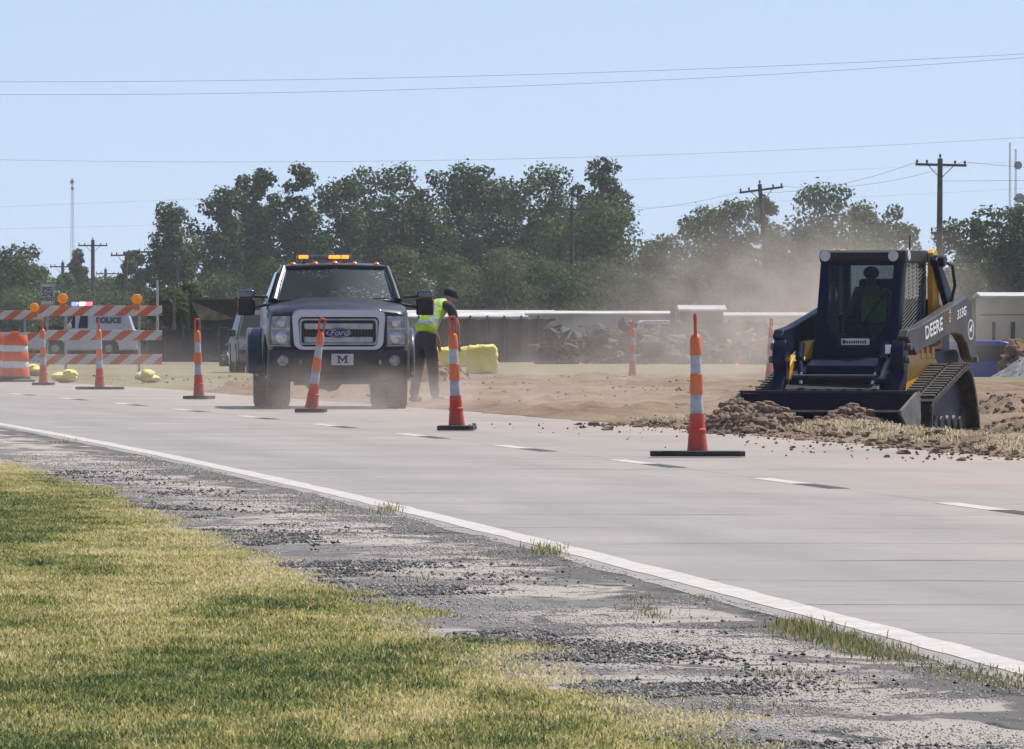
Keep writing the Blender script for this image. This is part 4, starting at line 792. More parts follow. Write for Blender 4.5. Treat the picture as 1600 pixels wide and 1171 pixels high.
ed = [('pel', 'sp'), ('sp', 'ch'), ('ch', 'up'), ('up', 'nk'), ('nk', 'hd0'), ('hd0', 'hd1'), ('hd1', 'hd2'), ('hd1', 'ns'), ('hd0', 'cn'), ('hd1', 'er1'), ('hd1', 'er2')]
for s, n_ in ((1, 'l'), (-1, 'r')):
    nd.update({n_+'sh': (.20, s*.185, 1.47, .065), n_+'el': (.26+(.05 if s < 0 else 0), s*.235, 1.20, .045), n_+'wr': (.36, s*.20, .99, .030),
               n_+'hp': (.0, s*.095, .90, .10), n_+'kn': (.035-.05*(s > 0), s*.13, .50, .068), n_+'ak': (.05-.12*(s > 0), s*.165, .10, .045), n_+'to': (.20-.12*(s > 0), s*.18, .035, .038)})
    ed += [('up', n_+'sh'), (n_+'sh', n_+'el'), (n_+'el', n_+'wr'), ('pel', n_+'hp'), (n_+'hp', n_+'kn'), (n_+'kn', n_+'ak'), (n_+'ak', n_+'to')]
    hand(nd, ed, n_, .38, s*.20, .93, n_+'wr')
BA = R(17); BO = (.0, 1.04)
def bendp(x, z): c, s_ = math.cos(BA), math.sin(BA); dx, dz = x-BO[0], z-BO[1]; return BO[0]+dx*c+dz*s_, BO[1]-dx*s_+dz*c
def bend(n_):
    shx, shz = bendp(.20, 1.47); o_ = {}
    for k, v in n_.items():
        if k[:3] in ('lel', 'lwr', 'rel', 'rwr', 'lpa', 'rpa', 'lsl', 'rsl') or k[:2] in ('lf', 'rf', 'lt1', 'rt1') or k in ('lt1', 'lt2', 'rt1', 'rt2'): x_, z_ = v[0]+shx-.20, v[2]+shz-1.47
        elif v[2] > 1.05 or k in ('nk', 'up'): x_, z_ = bendp(v[0], v[2])
        else: x_, z_ = v[0], v[2]
        o_[k] = (x_, v[1], z_)+tuple(v[3:])
    return o_
skinned('body', bend(nd), ed, SK, P)
tn = {'pel': (0, 0, .985, .155, .135), 'w': (.015, 0, 1.06, .14, .125)}; te = [('pel', 'w')]
for s, n_ in ((1, 'l'), (-1, 'r')):
    tn.update({n_+'hp': (.0, s*.095, .88, .118), n_+'kn': (.035-.05*(s > 0), s*.13, .50, .088), n_+'ca': (.03-.07*(s > 0), s*.15, .28, .076), n_+'ak': (.05-.12*(s > 0), s*.165, .07, .072)}); te += [('pel', n_+'hp'), (n_+'hp', n_+'kn'), (n_+'kn', n_+'ca'), (n_+'ca', n_+'ak')]
skinned('trousers', tn, te, TRO, P)
sn = {'sp': (.025, 0, 1.06, .15, .13), 'm': (.06, 0, 1.20, .15, .125), 'ch': (.12, 0, 1.36, .165, .13), 'up': (.20, 0, 1.50, .12, .10), 'nk': (.25, 0, 1.555, .075)}; se = [('sp', 'm'), ('m', 'ch'), ('ch', 'up'), ('up', 'nk')]
for s, n_ in ((1, 'l'), (-1, 'r')): sn.update({n_+'sh': (.20, s*.195, 1.47, .080), n_+'sl': (.24+(.03 if s < 0 else 0), s*.23, 1.27, .070)}); se += [('up', n_+'sh'), (n_+'sh', n_+'sl')]
skinned('shirt', bend(sn), se, TSH, P)
# vest: a shell round the torso, lofted rings with arm openings above the waist
VM = NB('vest_lime'); tcv = VM.node('ShaderNodeTexCoord').outputs['Object']; sv = VM.node('ShaderNodeSeparateXYZ'); VM.l.new(tcv, sv.inputs[0])
st1 = VM.math('LESS_THAN', VM.math('ABSOLUTE', VM.math('SUBTRACT', sv.outputs[2], 1.17)), .028)
st2 = VM.math('LESS_THAN', VM.math('ABSOLUTE', VM.math('SUBTRACT', VM.math('ABSOLUTE', sv.outputs[1]), VM.math('MULTIPLY', VM.math('SUBTRACT', 1.62, sv.outputs[2]), .32))), .024)
st2 = VM.math('MULTIPLY', st2, VM.math('GREATER_THAN', sv.outputs[2], 1.19)); nn_ = VM.noise(tcv, 7, 4)
VM.inp(VM.b.inputs['Base Color'], VM.mix(VM.math('MAXIMUM', st1, st2), VM.mix(VM.rng(nn_, .3, .7), (.34, .62, .02), (.50, .80, .05)), (.42, .43, .44))); VM.b.inputs['Roughness'].default_value = .55; VM.bump(VM.noise(tcv, 11, 3), .6, .03)
vn = {'a': (-.01, 0, 1.00, .195, .17), 'sp': (.015, 0, 1.09, .185, .16), 'm': (.055, 0, 1.22, .175, .145), 'ch': (.12, 0, 1.37, .185, .145), 'up': (.19, 0, 1.50, .14, .115), 'nk': (.235, 0, 1.555, .075, .07), 'l': (.19, .12, 1.49, .085), 'r': (.19, -.12, 1.49, .085)}
ve = [('a', 'sp'), ('sp', 'm'), ('m', 'ch'), ('ch', 'up'), ('up', 'nk'), ('up', 'l'), ('up', 'r')]; skinned('safety_vest', bend(vn), ve, VM.m, P)
BM = Matrix.Translation((BO[0], 0, BO[1])) @ Matrix.Rotation(BA, 4, 'Y') @ Matrix.Translation((-BO[0], 0, -BO[1]))
b = MB(); b.M = BM; b.ball((.345, 0, 1.715), .108, 16, (1.05, .92, .80)); b.prism([(.40, -.08), (.50, -.05), (.52, 0), (.50, .05), (.40, .08)], 1.685, 1.697, 'z'); b.build('cap', HR, P, smooth=True)
for s in (1, -1):
    q = MB(); q.M = BM; q.ball((.424, s*.032, 1.672), .011, 8); q.build('eye', mat('eye_dark', (.03, .02, .02), .2), P, smooth=True)
    x_ = .10-.12*(s > 0); q = MB(); q.ball((x_, s*.17, .05), .06, 12, (2.3, .95, .85)); q.build('boot', mat('boot_brown', (.05, .035, .025), .8), P, smooth=True)
b = MB(); b.M = BM; b.ball((.415, 0, 1.617), .012, 8, (.5, 2, .5)); b.build('mouth', mat('lips', (.25, .10, .08), .5), P)
# operator in the loader
OP = thing('person', 'seated operator in a lime vest behind the tinted door glass of the loader', 'person', (LD.matrix_basis @ Vector((-1.28, 0, .98))), R(-107))
on = {'pel': (0, 0, .10, .13, .12), 'sp': (-.02, 0, .26, .12, .10), 'ch': (-.01, 0, .44, .15, .11), 'up': (.02, 0, .55, .11, .09), 'nk': (.05, 0, .60, .045), 'h0': (.07, 0, .635, .062), 'h1': (.08, 0, .71, .078), 'h2': (.08, 0, .76, .06), 'ns': (.162, 0, .685, .012)}
oe = [('pel', 'sp'), ('sp', 'ch'), ('ch', 'up'), ('up', 'nk'), ('nk', 'h0'), ('h0', 'h1'), ('h1', 'h2'), ('h1', 'ns')]
for s, n_ in ((1, 'l'), (-1, 'r')):
    on.update({n_+'sh': (.02, s*.17, .54, .055), n_+'el': (.08, s*.24, .32, .042), n_+'wr': (.25, s*.25, .27, .028), n_+'hp': (.08, s*.09, .09, .075), n_+'kn': (.42, s*.12, .13, .058), n_+'ak': (.48, s*.12, -.10, .04), n_+'to': (.56, s*.12, -.12, .032)})
    oe += [('up', n_+'sh'), (n_+'sh', n_+'el'), (n_+'el', n_+'wr'), ('pel', n_+'hp'), (n_+'hp', n_+'kn'), (n_+'kn', n_+'ak'), (n_+'ak', n_+'to')]
    on[n_+'p'] = (.30, s*.255, .28, .026, .016); oe.append((n_+'wr', n_+'p'))
    for k in range(4): on[n_+'f%d' % k] = (.335, s*(.235+.013*k), .285, .009); on[n_+'g%d' % k] = (.335+.012, s*(.235+.013*k), .26-.004*k, .008); oe += [(n_+'p', n_+'f%d' % k), (n_+'f%d' % k, n_+'g%d' % k)]
    on[n_+'t'] = (.31, s*.225, .26, .010); oe.append((n_+'p', n_+'t'))
skinned('body', on, oe, SK, OP)
skinned('safety_vest', {'a': (0, 0, .14, .15, .14), 'b': (-.02, 0, .30, .145, .125), 'c': (-.01, 0, .45, .165, .13), 'd': (.02, 0, .56, .11, .09)}, [('a', 'b'), ('b', 'c'), ('c', 'd')], HV, OP)
skinned('trousers', {'pel': (0, 0, .09, .14, .13), 'l': (.1, .09, .09, .085), 'lk': (.42, .12, .13, .068), 'la': (.48, .12, -.07, .055), 'r': (.1, -.09, .09, .085), 'rk': (.42, -.12, .13, .068), 'ra': (.48, -.12, -.07, .055)}, [('pel', 'l'), ('l', 'lk'), ('lk', 'la'), ('pel', 'r'), ('r', 'rk'), ('rk', 'ra')], TRO, OP)
b = MB(); b.ball((.08, 0, .745), .095, 14, (1.08, .92, .75)); b.prism([(.12, -.07), (.2, -.04), (.21, .0), (.2, .04), (.12, .07)], .715, .725, 'z'); b.build('cap', HR, OP, smooth=True)
# ------------------------------------------------------------------ distant vehicles
def car(name, lab, x, y, z, rz, paint, L=4.9, W_=.95, ht=1.75, kind='suv', group=None, cat='car', panel=False):
    t = thing(name, lab, cat, (x, y, z), rz, group); hb = ht*.56; fl = .32*ht/1.75
    body = [(0, fl), (-.02, hb*.62), (-.12, hb*.86), (-1.15, hb*.98), (-L+.08, hb*1.0), (-L, hb*.7), (-L+.03, fl), (-L+.6, fl-.05), (-.5, fl-.05)]
    b = MB(); b.prism(body, -W_, W_, 'y'); b.build('body', paint, t, bevel=.07, bseg=3)
    x1 = -L+.15 if kind == 'suv' else (-3.35 if kind == 'pickup' else -L+.7); x1t = x1+(.25 if kind == 'suv' else (.2 if kind == 'pickup' else .8))
    gh = [(-1.2, hb*.97), (-1.85, ht-.05), (-2.1, ht), (x1t-.1+.2, ht), (x1t, ht-.06), (x1, hb*.97)]
    sc = .80
    b = MB(); n = len(gh); V = []
    for s in (-1, 1):
        for (px_, pz) in gh: k = 1-(1-sc)*(pz-hb)/(ht-hb); V.append((px_, s*W_*.97*k, pz))
    b.add(V, [tuple(range(n)), tuple(range(n, 2*n))[::-1]]+[(i, (i+1) % n, n+(i+1) % n, n+i) for i in range(n)]); cab = b.build('cabin', paint, t, bevel=.04)
    gm = mat('dark_car_glass', (.012, .015, .018), .3, .0, spec=.35)
    def onside(s, xa, xb, xc_, xd, za, zb):
        f = lambda xx, zz: (xx, s*(W_*.97*(1-(1-sc)*(zz-hb)/(ht-hb))+.006), zz); return [f(xa, za), f(xb, za), f(xc_, zb), f(xd, zb)]
    for s in (1, -1):
        za, zb = hb+.04, ht-.13; mid = (x1-1.5)/2
        if panel:
            MB().add(onside(s, -1.38, -1.62, -1.62, -1.60, za, zb-.15), [(0, 1, 2, 3)]).build('side_window', gm, t); MB().add(onside(s, -1.72, -2.05, -2.05, -1.80, za, zb-.15), [(0, 1, 2, 3)]).build('side_window', gm, t)
        else:
            MB().add(onside(s, -1.42, mid+.04, mid+.04, -1.86, za, zb), [(0, 1, 2, 3)]).build('side_window', gm, t); MB().add(onside(s, mid-.06, x1+.18, x1t+.12, mid-.06, za, zb), [(0, 1, 2, 3)]).build('side_window', gm, t)
        for cx in (-.95, -L+1.0):
            b = MB(); r = .36; yc = s*(W_-.10); b.lathe([(r*.6, yc-.11), (r*.95, yc-.12), (r, yc-.09), (r, yc+.09), (r*.95, yc+.12), (r*.6, yc+.11)], 22, cx=cx, cy=.36, axis='y'); w_ = b.build('wheel', TY, t, smooth=True)
            q = MB(); ys = yc+s*.10; q.lathe(sorted([(r*.6, ys-.02), (r*.55, ys+.0), (.05, ys+.02*s+.001)], key=lambda p: p[1]), 16, cx=cx, cy=.36, axis='y'); q.build('rim', mat('wheel_rim', (.3, .3, .3), .35, .8), w_)
        q = MB(); q.prism([(s*.62, hb*.66), (s*W_*.97, hb*.66), (s*W_*.97, hb*.84), (s*.62, hb*.84)], -.08, .012, 'x'); q.build('headlight', HLG, t, bevel=.01)
        q = MB(); q.box(-L-.012, -L+.05, *sorted((s*(W_-.18), s*(W_-.03))), hb*.72, hb*.9); q.build('tail_light', mat('tail_red', (.4, .01, .01), .3), t)
        q = MB(); q.box(-1.5, -1.4, *sorted((s*(W_-.02), s*(W_+.18))), hb+.03, hb+.2); q.build('mirror', paint, t, bevel=.03)
    hw0, hw1 = W_*.90, W_*.74; f = lambda zz: -1.2-(zz-hb*.97)/(ht-.05-hb*.97)*.65+.012
    MB().add([(f(hb+.05), -hw0, hb+.05), (f(hb+.05), hw0, hb+.05), (f(ht-.1), hw1, ht-.1), (f(ht-.1), -hw1, ht-.1)], [(0, 1, 2, 3)]).build('windshield', gm, t)
    q = MB(); q.box(-.04, .02, -.58, .58, hb*.45, hb*.82); q.build('grille', DK, t)
    q = MB(); q.box(-.1, .06, -W_*.95, W_*.95, fl-.02, fl+.2); q.build('bumper', mat('bumper_plain', (.12, .12, .12), .5), t, bevel=.03)
    return t
PWH = mat('white_vehicle_paint', (.55, .55, .57), .35, var=.06, coat=.4); PGR = mat('grey_vehicle_paint', (.20, .20, .215), .3, .4, var=.1, coat=.4); PBL = mat('blue_vehicle_paint', (.003, .03, .24), .4, .0, var=.1, coat=.1); PDG = mat('dull_dark_paint', (.05, .05, .052), .6)
pc = car('police_vehicle', 'white police van with blue white and red roof lights, seen through the striped barricade', GX(42, 400), 402, 0, R(178), PWH, L=3.75, ht=1.78, kind='suv', cat='police car', panel=True)
b = MB(); b.box(-2.16, -1.5, -.3, .3, 1.77, 1.86); lb2 = b.build('light_bar', DK, pc, bevel=.01)
pcY = 402
for (x_, c_, e_) in ((-1.58, (.08, .1, 1), 4), (-1.83, (1, .9, .7), 3), (-2.06, (1, .05, .08), 4)):
    q = MB(); q.box(x_-.10, x_+.10, -.35, .35, 1.80, 1.92); q.build('flashing_light', mat('police_lamp_%d' % int(x_*100), c_, .3, emit=(c_, e_)), lb2, bevel=.02)
# text block on its near side
text_part('lettering', 'POLICE', .26, mat('lettering_dark', (.03, .03, .035), .5), pc, frame((-2.75, .93, 1.30), (-1, 0, 0), (0, 0, 1)), bold=.012)
pc.rotation_euler = (0, 0, R(-180+0)); pc.location = (GX(44, 401), 401, 0)
wv = car('white_van', 'white van cut by the left picture edge beyond the drums', GX(44, 405), 405, 0, R(0), PWH, L=4.8, ht=1.6, cat='van', panel=True); wv.location = (GX(42, 405), 405, 0)
gv = car('grey_car', 'grey car facing the camera, half hidden behind the pickup front wheel', GX(430, 285), 285, 0, R(-86), mat('silver_vehicle_paint', (.045, .045, .05), .4, .2, var=.1), ht=1.5, W_=.9)
bt = car('blue_pickup', 'bright blue car parked behind the gravel pile at the right edge', GX(1512, 330), 330, -.55, R(158), PBL, L=4.9, ht=1.2, kind='sedan', cat='car'); bt.rotation_euler = (0, 0, R(-4)); bt.name = 'blue_car'
bt.location = (GX(1700, 285), 285, -.42)
jt = car('white_pickup', 'dusty white pickup with dark windows among the junk behind the near cone', GX(1150, 384), 384, -.25, R(4), mat('dusty_white_paint', (.36, .34, .33), .6), L=5.2, ht=1.55, kind='pickup', cat='pickup truck')
# ------------------------------------------------------------------ yellow wrapped blocks
YW = mat('yellow_wrap', (.78, .62, .08), .7, var=.12, scale=5, bump=.4, bscale=14, col2=(.82, .70, .18))
def bale(px, D, w_, h_, z, lab, rz=0):
    b = MB(); c = .08; n = 18
    for (a0, hgt_) in ((0, h_),):
        b.loft([[(-w_/2+random.uniform(0, .02), -.4, z_), (w_/2-random.uniform(0, .03), -.4, z_), (w_/2-.02, .5, z_), (-w_/2+.02, .5, z_)] for z_ in np.linspace(0, h_*.84, 5)]+[[(-w_/2+.05, -.33, h_*.96), (w_/2-.07, -.33, h_), (w_/2-.07, .45, h_), (-w_/2+.05, .45, h_*.95)]])
    o = b.build('wrapped_bale', YW, bevel=.05, bseg=4); o.location = (GX(px, D), D, z); o.rotation_euler = (0, 0, rz); tag(o, lab, 'wrapped bale', 'yellow wrapped bales behind the worker')
    dt = o.modifiers.new('sub', 'SUBSURF'); dt.subdivision_type = 'SIMPLE'; dt.levels = dt.render_levels = 3
    tx_ = bpy.data.textures.new('lumps', 'CLOUDS'); tx_.noise_scale = .18; dm = o.modifiers.new('lumps', 'DISPLACE'); dm.texture = tx_; dm.strength = .13; dm.mid_level = .5
bale(752, 268, .70, .64, .06, 'larger yellow wrapped bale to the right of the tall cone beside the worker', R(3)); bale(704, 270, .95, .42, .22, 'lower yellow wrapped bale half hidden behind the tall cone beside the worker', R(-2))
x, y = GX(668, 225), 225
heap('rubble_heap', x, y, .5, .7, .55, 0, 'low brown rubble heap behind the legs of the bending worker', 160, 1.0, 33)
heap('rubble_heap', GX(705, 232), 232, .45, .8, .28, 0, 'small brown rubble heap between the worker and the yellow bales', 120, 1.0, 35)
# ------------------------------------------------------------------ fences, sheds
SCR = mat('privacy_screen', (.022, .021, .020), .95, var=.3, scale=1.2, bump=.4, bscale=4, col2=(.045, .042, .040)); PST = mat('weathered_post', (.12, .11, .10), .9, var=.3, scale=5)
def fence(x0, x1, D0, D1, top, lab, m=SCR, n=10, z0=-.0, rag=.05):
    t = thing('fence', lab, 'fence', (x0, D0, 0), group='dark screen fences behind the road works'); L_ = Vector((x1-x0, D1-D0, 0)); 
    for i in range(n):
        a, c = L_*(i/n), L_*((i+1)/n); d_ = (c-a).normalized(); h_ = top+random.uniform(-rag, rag); h2 = top+random.uniform(-rag, rag); nn2 = Vector((-d_.y, d_.x, 0))*.02; a = a+d_*.03; c = c-d_*.03; mid = (a+c)/2
        V = []
        for off_ in (-1, 1): V += [tuple(a+nn2*off_+Vector((0, 0, z0))), tuple(c+nn2*off_+Vector((0, 0, z0))), tuple(c+nn2*off_+Vector((0, 0, h2))), tuple(mid+nn2*(off_+.8)+Vector((0, 0, (h_+h2)/2-.04))), tuple(a+nn2*off_+Vector((0, 0, h_)))]
        MB().add(V, [(0, 1, 2, 3, 4), (9, 8, 7, 6, 5)]+[(i_, (i_+1) % 5, 5+(i_+1) % 5, 5+i_) for i_ in range(5)]).build('screen_panel', m, t)
        MB().box(a.x-.07, a.x-.0, a.y-.05, a.y+.03, 0, top+.08).build('post', PST, t)
fence(GX(232, 372), GX(400, 366), 372, 366, 1.05, 'grey screen fence between the striped barricade and the pickup', n=6)
fence(GX(655, 362), GX(868, 366), 362, 366, 1.355, 'dark screen fence behind the yellow bales and the worker', n=8, rag=.025)
fence(GX(869, 366), GX(1040, 372), 366, 372, .86, 'lower dark fence behind the lone far cone', n=6, rag=.16)
fence(GX(1056, 366), GX(1250, 372), 366, 372, 1.22, 'dark brown fence between the thick post and the loader', m=mat('brown_screen', (.04, .033, .028), .95, var=.4, scale=1.5, bump=.4, bscale=5), n=7, rag=.07)
fence(GX(60, 425), GX(236, 420), 425, 420, 1.1, 'dark fence far behind the striped barricade and the police van', n=7, rag=.05)
def shed(name, lab, cat, px0, px1, D, ztop, zbase, wallm, roofm, depth=6, rise=.25, wins=(), over=.12, eave=.15):
    x0, x1 = GX(px0, D), GX(px1, D); t = thing(name, lab, cat, ((x0+x1)/2, D, zbase)); w2 = (x1-x0)/2; h = ztop-zbase
    MB().box(-w2, w2, 0, depth, 0, h-rise).build('wall', wallm, t)
    b = MB(); b.prism([(-eave, h-rise), (depth/2, h+.02), (depth+eave, h-rise), (depth+eave, h-rise+.07), (depth/2, h+.10), (-eave, h-rise+.07)], -w2-over, w2+over, 'x'); b.build('roof', roofm, t)
    for (a, z0, ww, hh_) in wins:
        f = MB().box(-w2+a, -w2+a+ww, -.03, -.002, z0, z0+hh_).build('window', mat('window_trim', (.4, .38, .35), .6), t); MB().box(-w2+a+.04, -w2+a+ww-.04, -.035, -.031, z0+.04, z0+hh_-.04).build('pane', mat('dark_car_glass', (.02, .025, .03), .08), f)
    return t
WR = mat('white_metal_roof', (.58, .58, .58), .6, scale=.9, col2=(.34, .33, .32)); WW = mat('white_siding', (.52, .52, .53), .7, scale=.8, col2=(.34, .33, .32)); TN = mat('tan_siding', (.42, .37, .29), .8, var=.1, scale=2, bump=.3, bscale=5)
shed('white_building', 'long low white building whose roof shows over the dark fence, behind the worker', 'building', 560, 862, 455, 1.62, -1.3, mat('grey_siding', (.3, .3, .3), .8), WR, rise=.22)
shed('white_building', 'white walled building behind the dark tree pole and the near cone', 'building', 826, 1052, 400, 1.53, -.2, WW, WR, rise=.06, wins=((4.4, .6, .5, .8),))
shed('white_building', 'white building behind the leaning utility pole, left of the loader', 'building', 1130, 1262, 420, 1.50, -.6, WW, WR, rise=.08)
shed('trailer_roof_shed', 'small white roofed shed between the thick post and the leaning pole', 'shed', 1066, 1130, 398, 1.72, -.2, mat('brown_siding', (.05, .042, .038), .9), WR, rise=.12)
tb = shed('tan_building', 'tan portable building with narrow windows at the right picture edge', 'building', 1537, 1680, 415, 2.2, -.9, TN, WR, depth=7, rise=.1, wins=((.25, 1.35, .2, .85), (.9, 1.35, .24, .85), (1.55+.0, 1.30, .2, .85), (2.6, 1.3, .2, .85)), eave=.1)
MB().box(-1.75, 1.65, -.02, -.003, 2.38, 2.42).build('seam', PST, tb)
# long horizontal seam and tarp
tt_ = thing('tarp_shelter', 'dark open shelter with a sagging brown tarp, left of the pickup mirror', 'shelter', (GX(333, 392), 392, -.0)); 
b = MB(); b.add([(-.75, 0, 1.95), (.7, 0, 1.35), (.2, 0, 1.30), (-.45, 0, 1.32), (-.75, .5, 1.9), (.75, .6, 1.33)], [(0, 3, 2, 1), (0, 1, 5, 4)]); b.build('tarp', mat('brown_tarp', (.16, .125, .075), .9, var=.4, scale=3), tt_)
b = MB(); b.box(-.8, 1.0, .8, 4, 0, 1.97); b.box(-.82, -.76, -.0, .8, 0, 1.95); b.box(.95, 1.0, 0, .8, 0, 1.95); b.build('frame', PDG, tt_); b = MB(); b.box(-.85, 1.05, -.1, 4.2, 1.97, 2.02); b.build('roof', PDG, tt_)
# thick short post, junk
def simple_post(px, ytop, D, r, lab, nm='wooden_post', cat='post', m=None, sway=0): 
    b = MB(); z = ZZ(ytop, D); b.tube([(0, 0, -.3), (sway*.5, 0, z*.5), (sway, 0, z)], [r*1.1, r, r*.85], 9); o = b.build(nm, m or PST, smooth=True); o.location = (GX(px, D), D, 0); return tag(o, lab, cat)
simple_post(1052, 462, 356, .10, 'thick grey wooden post rising above the junk beside the near cone', m=mat('grey_post', (.14, .13, .125), .9, var=.3)); simple_post(246, 438, 390, .045, 'thin pale pole just right of the amber beacon on the barricade', m=mat('pale_pole', (.45, .45, .46), .7))
simple_post(272, 452, 380, .05, 'thin dark post in front of the pale bush left of the pickup')
JM = [mat('rust_brown', (.16, .09, .05), .9, var=.4, scale=2), mat('junk_grey', (.12, .12, .12), .8, var=.4, scale=2), mat('junk_tan', (.26, .19, .12), .9, var=.4, scale=3), mat('junk_yellow', (.42, .26, .07), .7, var=.4), mat('junk_dark', (.04, .04, .04), .8, var=.4), mat('junk_pale', (.42, .41, .40), .7, var=.3)]
def junk(px, D, w_, h_, seed, lab, cols, cat='scrap heap'):
    rs = random.Random(seed); t = thing('scrap_heap', lab, cat, (GX(px, D), D, 0), group='heaps of scrap in front of the white buildings')
    for nm, ci in zip(('heap_body', 'beams', 'panels', 'pipes'), cols):
        b = MB()
        for k in range({'heap_body': 26, 'beams': 10, 'panels': 9, 'pipes': 8}[nm]):
            x_ = rs.gauss(0, w_*.24); zz = rs.uniform(0, h_)*max(.15, 1-abs(x_)/w_*1.5); a_ = rs.uniform(-.5, .5)
            b.M = Matrix.Translation((x_, rs.uniform(-.4, .4), zz)) @ Matrix.Rotation(a_, 4, 'Y') @ Matrix.Rotation(rs.uniform(0, 3), 4, 'Z')
            if nm == 'heap_body': b.ball((0, 0, 0), rs.uniform(.12, .3), 8, (1.4, 1, .8), .3)
            elif nm == 'beams': b.box(-rs.uniform(.2, .7), rs.uniform(.2, .7), -.03, .03, -.03, .03)
            elif nm == 'panels': b.box(-rs.uniform(.1, .35), rs.uniform(.1, .35), -.01, .01, -.12, .12)
            else: b.tube([(-.4, 0, 0), (0, 0, .1), (.4, 0, 0)], .025, 6)
        b.build(nm, JM[ci], t)
for (px, D, w_, h_, cols, lab) in ((925, 350, 2.2, 1.15, (4, 3, 4, 2), 'dark scrap heap with yellowish beams to the left of the far cone'), (985, 352, 1.7, 1.25, (4, 0, 4, 1), 'dark scrap heap rising behind the far cone'), (1090, 350, 1.8, 1.0, (4, 4, 5, 0), 'grey scrap heap just behind the near cone top'), (1165, 352, 1.5, 1.0, (2, 2, 5, 4), 'tan scrap heap beside the faded cone left of the loader'), (866, 348, 1.2, 1.25, (4, 4, 1, 0), 'dark scrap heap standing where the dark screen fence ends'), (1036, 347, 1.2, 1.15, (4, 1, 4, 1), 'dark scrap heap against the thick grey post'), (1205, 346, 1.3, 1.2, (0, 4, 1, 4), 'brown scrap heap behind the foot of the leaning pole'), (372, 330, .8, .75, (4, 1, 5, 1), 'dark scrap with pale pieces left of the pickup fender'), (1590, 272, .5, .75, (0, 3, 5, 3), 'rusty orange scrap above the gravel at the right edge')):
    junk(px, D, w_, h_, px, lab, cols)
# red marker light on something in the dust
b = MB(); b.ball((0, 0, 0), .05, 10); o = b.build('marker_lamp', mat('red_marker', (.8, .03, .02), .3, emit=((1, .04, .03), 2.0))); o.location = (GX(1152, 340), 340, .10+.0); tag(o, 'small red marker lamp glowing through the dust left of the loader', 'marker lamp'); o.location.z = ZZ(571, 340)
# gravel pile right edge
heap_g = heap('gravel_pile', GX(1632, 262), 262, 1.1, 2.0, .72, 0, 'grey gravel pile in front of the blue car at the right edge', 60, .3, 41); heap_g['category'] = 'gravel pile'
GVM = mat('grey_gravel', (.13, .13, .135), .95, var=.4, scale=20, bump=.8, bscale=30, col2=(.27, .265, .27)); heap_g.data.materials[0] = GVM
for ch in heap_g.children: ch.data.materials[0] = GVM
# ------------------------------------------------------------------ utility poles, wires and masts
PW = mat('pole_wood', (.055, .048, .042), .9, var=.3, scale=4); INS = mat('insulator', (.06, .055, .055), .3)
def upole(px, ytop, D, arms, lab, lean=0, pxb=None, r=.15, fork=False):
    zt = ZZ(ytop, D); x0 = GX(pxb if pxb else px, D); xt = GX(px, D)-x0; zb = -2.6
    t = thing('utility_pole', lab, 'utility pole', (x0, D, zb), group='wooden utility poles with crossarms'); Hh = zt-zb
    b = MB(); b.tube([(0, 0, 0), (xt*.5, 0, Hh*.5), (xt, 0, Hh)], [r*1.1, r*.95, r*.75], 10); b.build('shaft', PW, t, smooth=True)
    for (ya, xl_, xr_, tilt) in arms:
        za = ZZ(ya, D)-zb; b = MB(); xs_ = xt*za/Hh; a = GX(xl_, D)-x0; c = GX(xr_, D)-x0; mid = (a+c)/2
        za2 = tilt*D/F
        b.M = Matrix.Translation((mid, -.16, za)) @ Matrix.Rotation(math.atan2(za2, c-a), 4, 'Y').inverted()
        hw_ = (c-a)/2; b.box(-hw_, hw_, -.05, .05, -.06, .06); ar = b.build('crossarm', PW, t)
        q = MB(); q.M = b.M
        for xx in (-hw_+.08, -hw_*.55, hw_*.55, hw_-.08): q.lathe([(.02, .06), (.055, .10), (.06, .17), (.03, .22)], 8, cx=xx)
        q.build('insulators', INS, ar)
        q = MB(); q.M = b.M; q.tube([(-hw_*.5, 0, -.03), (0, .02, -.65)], .02, 5); q.tube([(hw_*.5, 0, -.03), (0, .02, -.65)], .02, 5); q.build('brace', PW, ar)
    q = MB(); q.lathe([(.02, Hh), (.05, Hh+.08), (.06, Hh+.16), (.02, Hh+.22)], 8, cx=xt); q.build('top_insulator', INS, t)
    return t
pA = upole(1469, 248, 556, [(258, 1430, 1510, -2)], 'dark utility pole rising right of the loader cab, with level crossarm', pxb=1466, r=.16)
q = MB(); q.box(-.35, 0, -.05, .05, 8.0, 8.1); q.lathe([(.02, 8.1), (.06, 8.2), (.03, 8.32)], 8, cx=-.3); q.lathe([(.02, 6.1), (.06, 6.2), (.03, 6.3)], 8, cx=-.25); q.lathe([(.02, 6.1), (.06, 6.2), (.03, 6.3)], 8, cx=.3); q.build('side_bracket', PW, pA)
upole(1187, 288, 655, [(297, 1155, 1224, 9)], 'leaning utility pole standing before the trees, left of the loader', pxb=1213, r=.15)
upole(893, 320, 740, [(328, 860, 918, 0)], 'utility pole in front of the tall trees above the white building', r=.15)
upole(145, 375, 1010, [(384, 122, 168, 0)], 'utility pole against the sky right of the faint lattice tower', r=.2)
upole(98, 410, 1120, [(417, 78, 113, 0)], 'utility pole low in the trees above the road sign', r=.2)
upole(165, 421, 1250, [(428, 150, 186, 0)], 'smallest utility pole just right of the pole beside the lattice tower', r=.2)
upole(197, 398, 900, [(399, 173, 215, 1)], 'utility pole beside the dark small tree left of the big trees', r=.15)
upole(255, 385, 830, [(394, 216, 262, 0), (410, 216, 262, 0)], 'utility pole with two crossarms sticking out left of the big trees', r=.15)
upole(277, 400, 700, [], 'bare utility pole against the leftmost big tree', r=.1)
WIRE = mat('wire', (.07, .075, .085), .6)
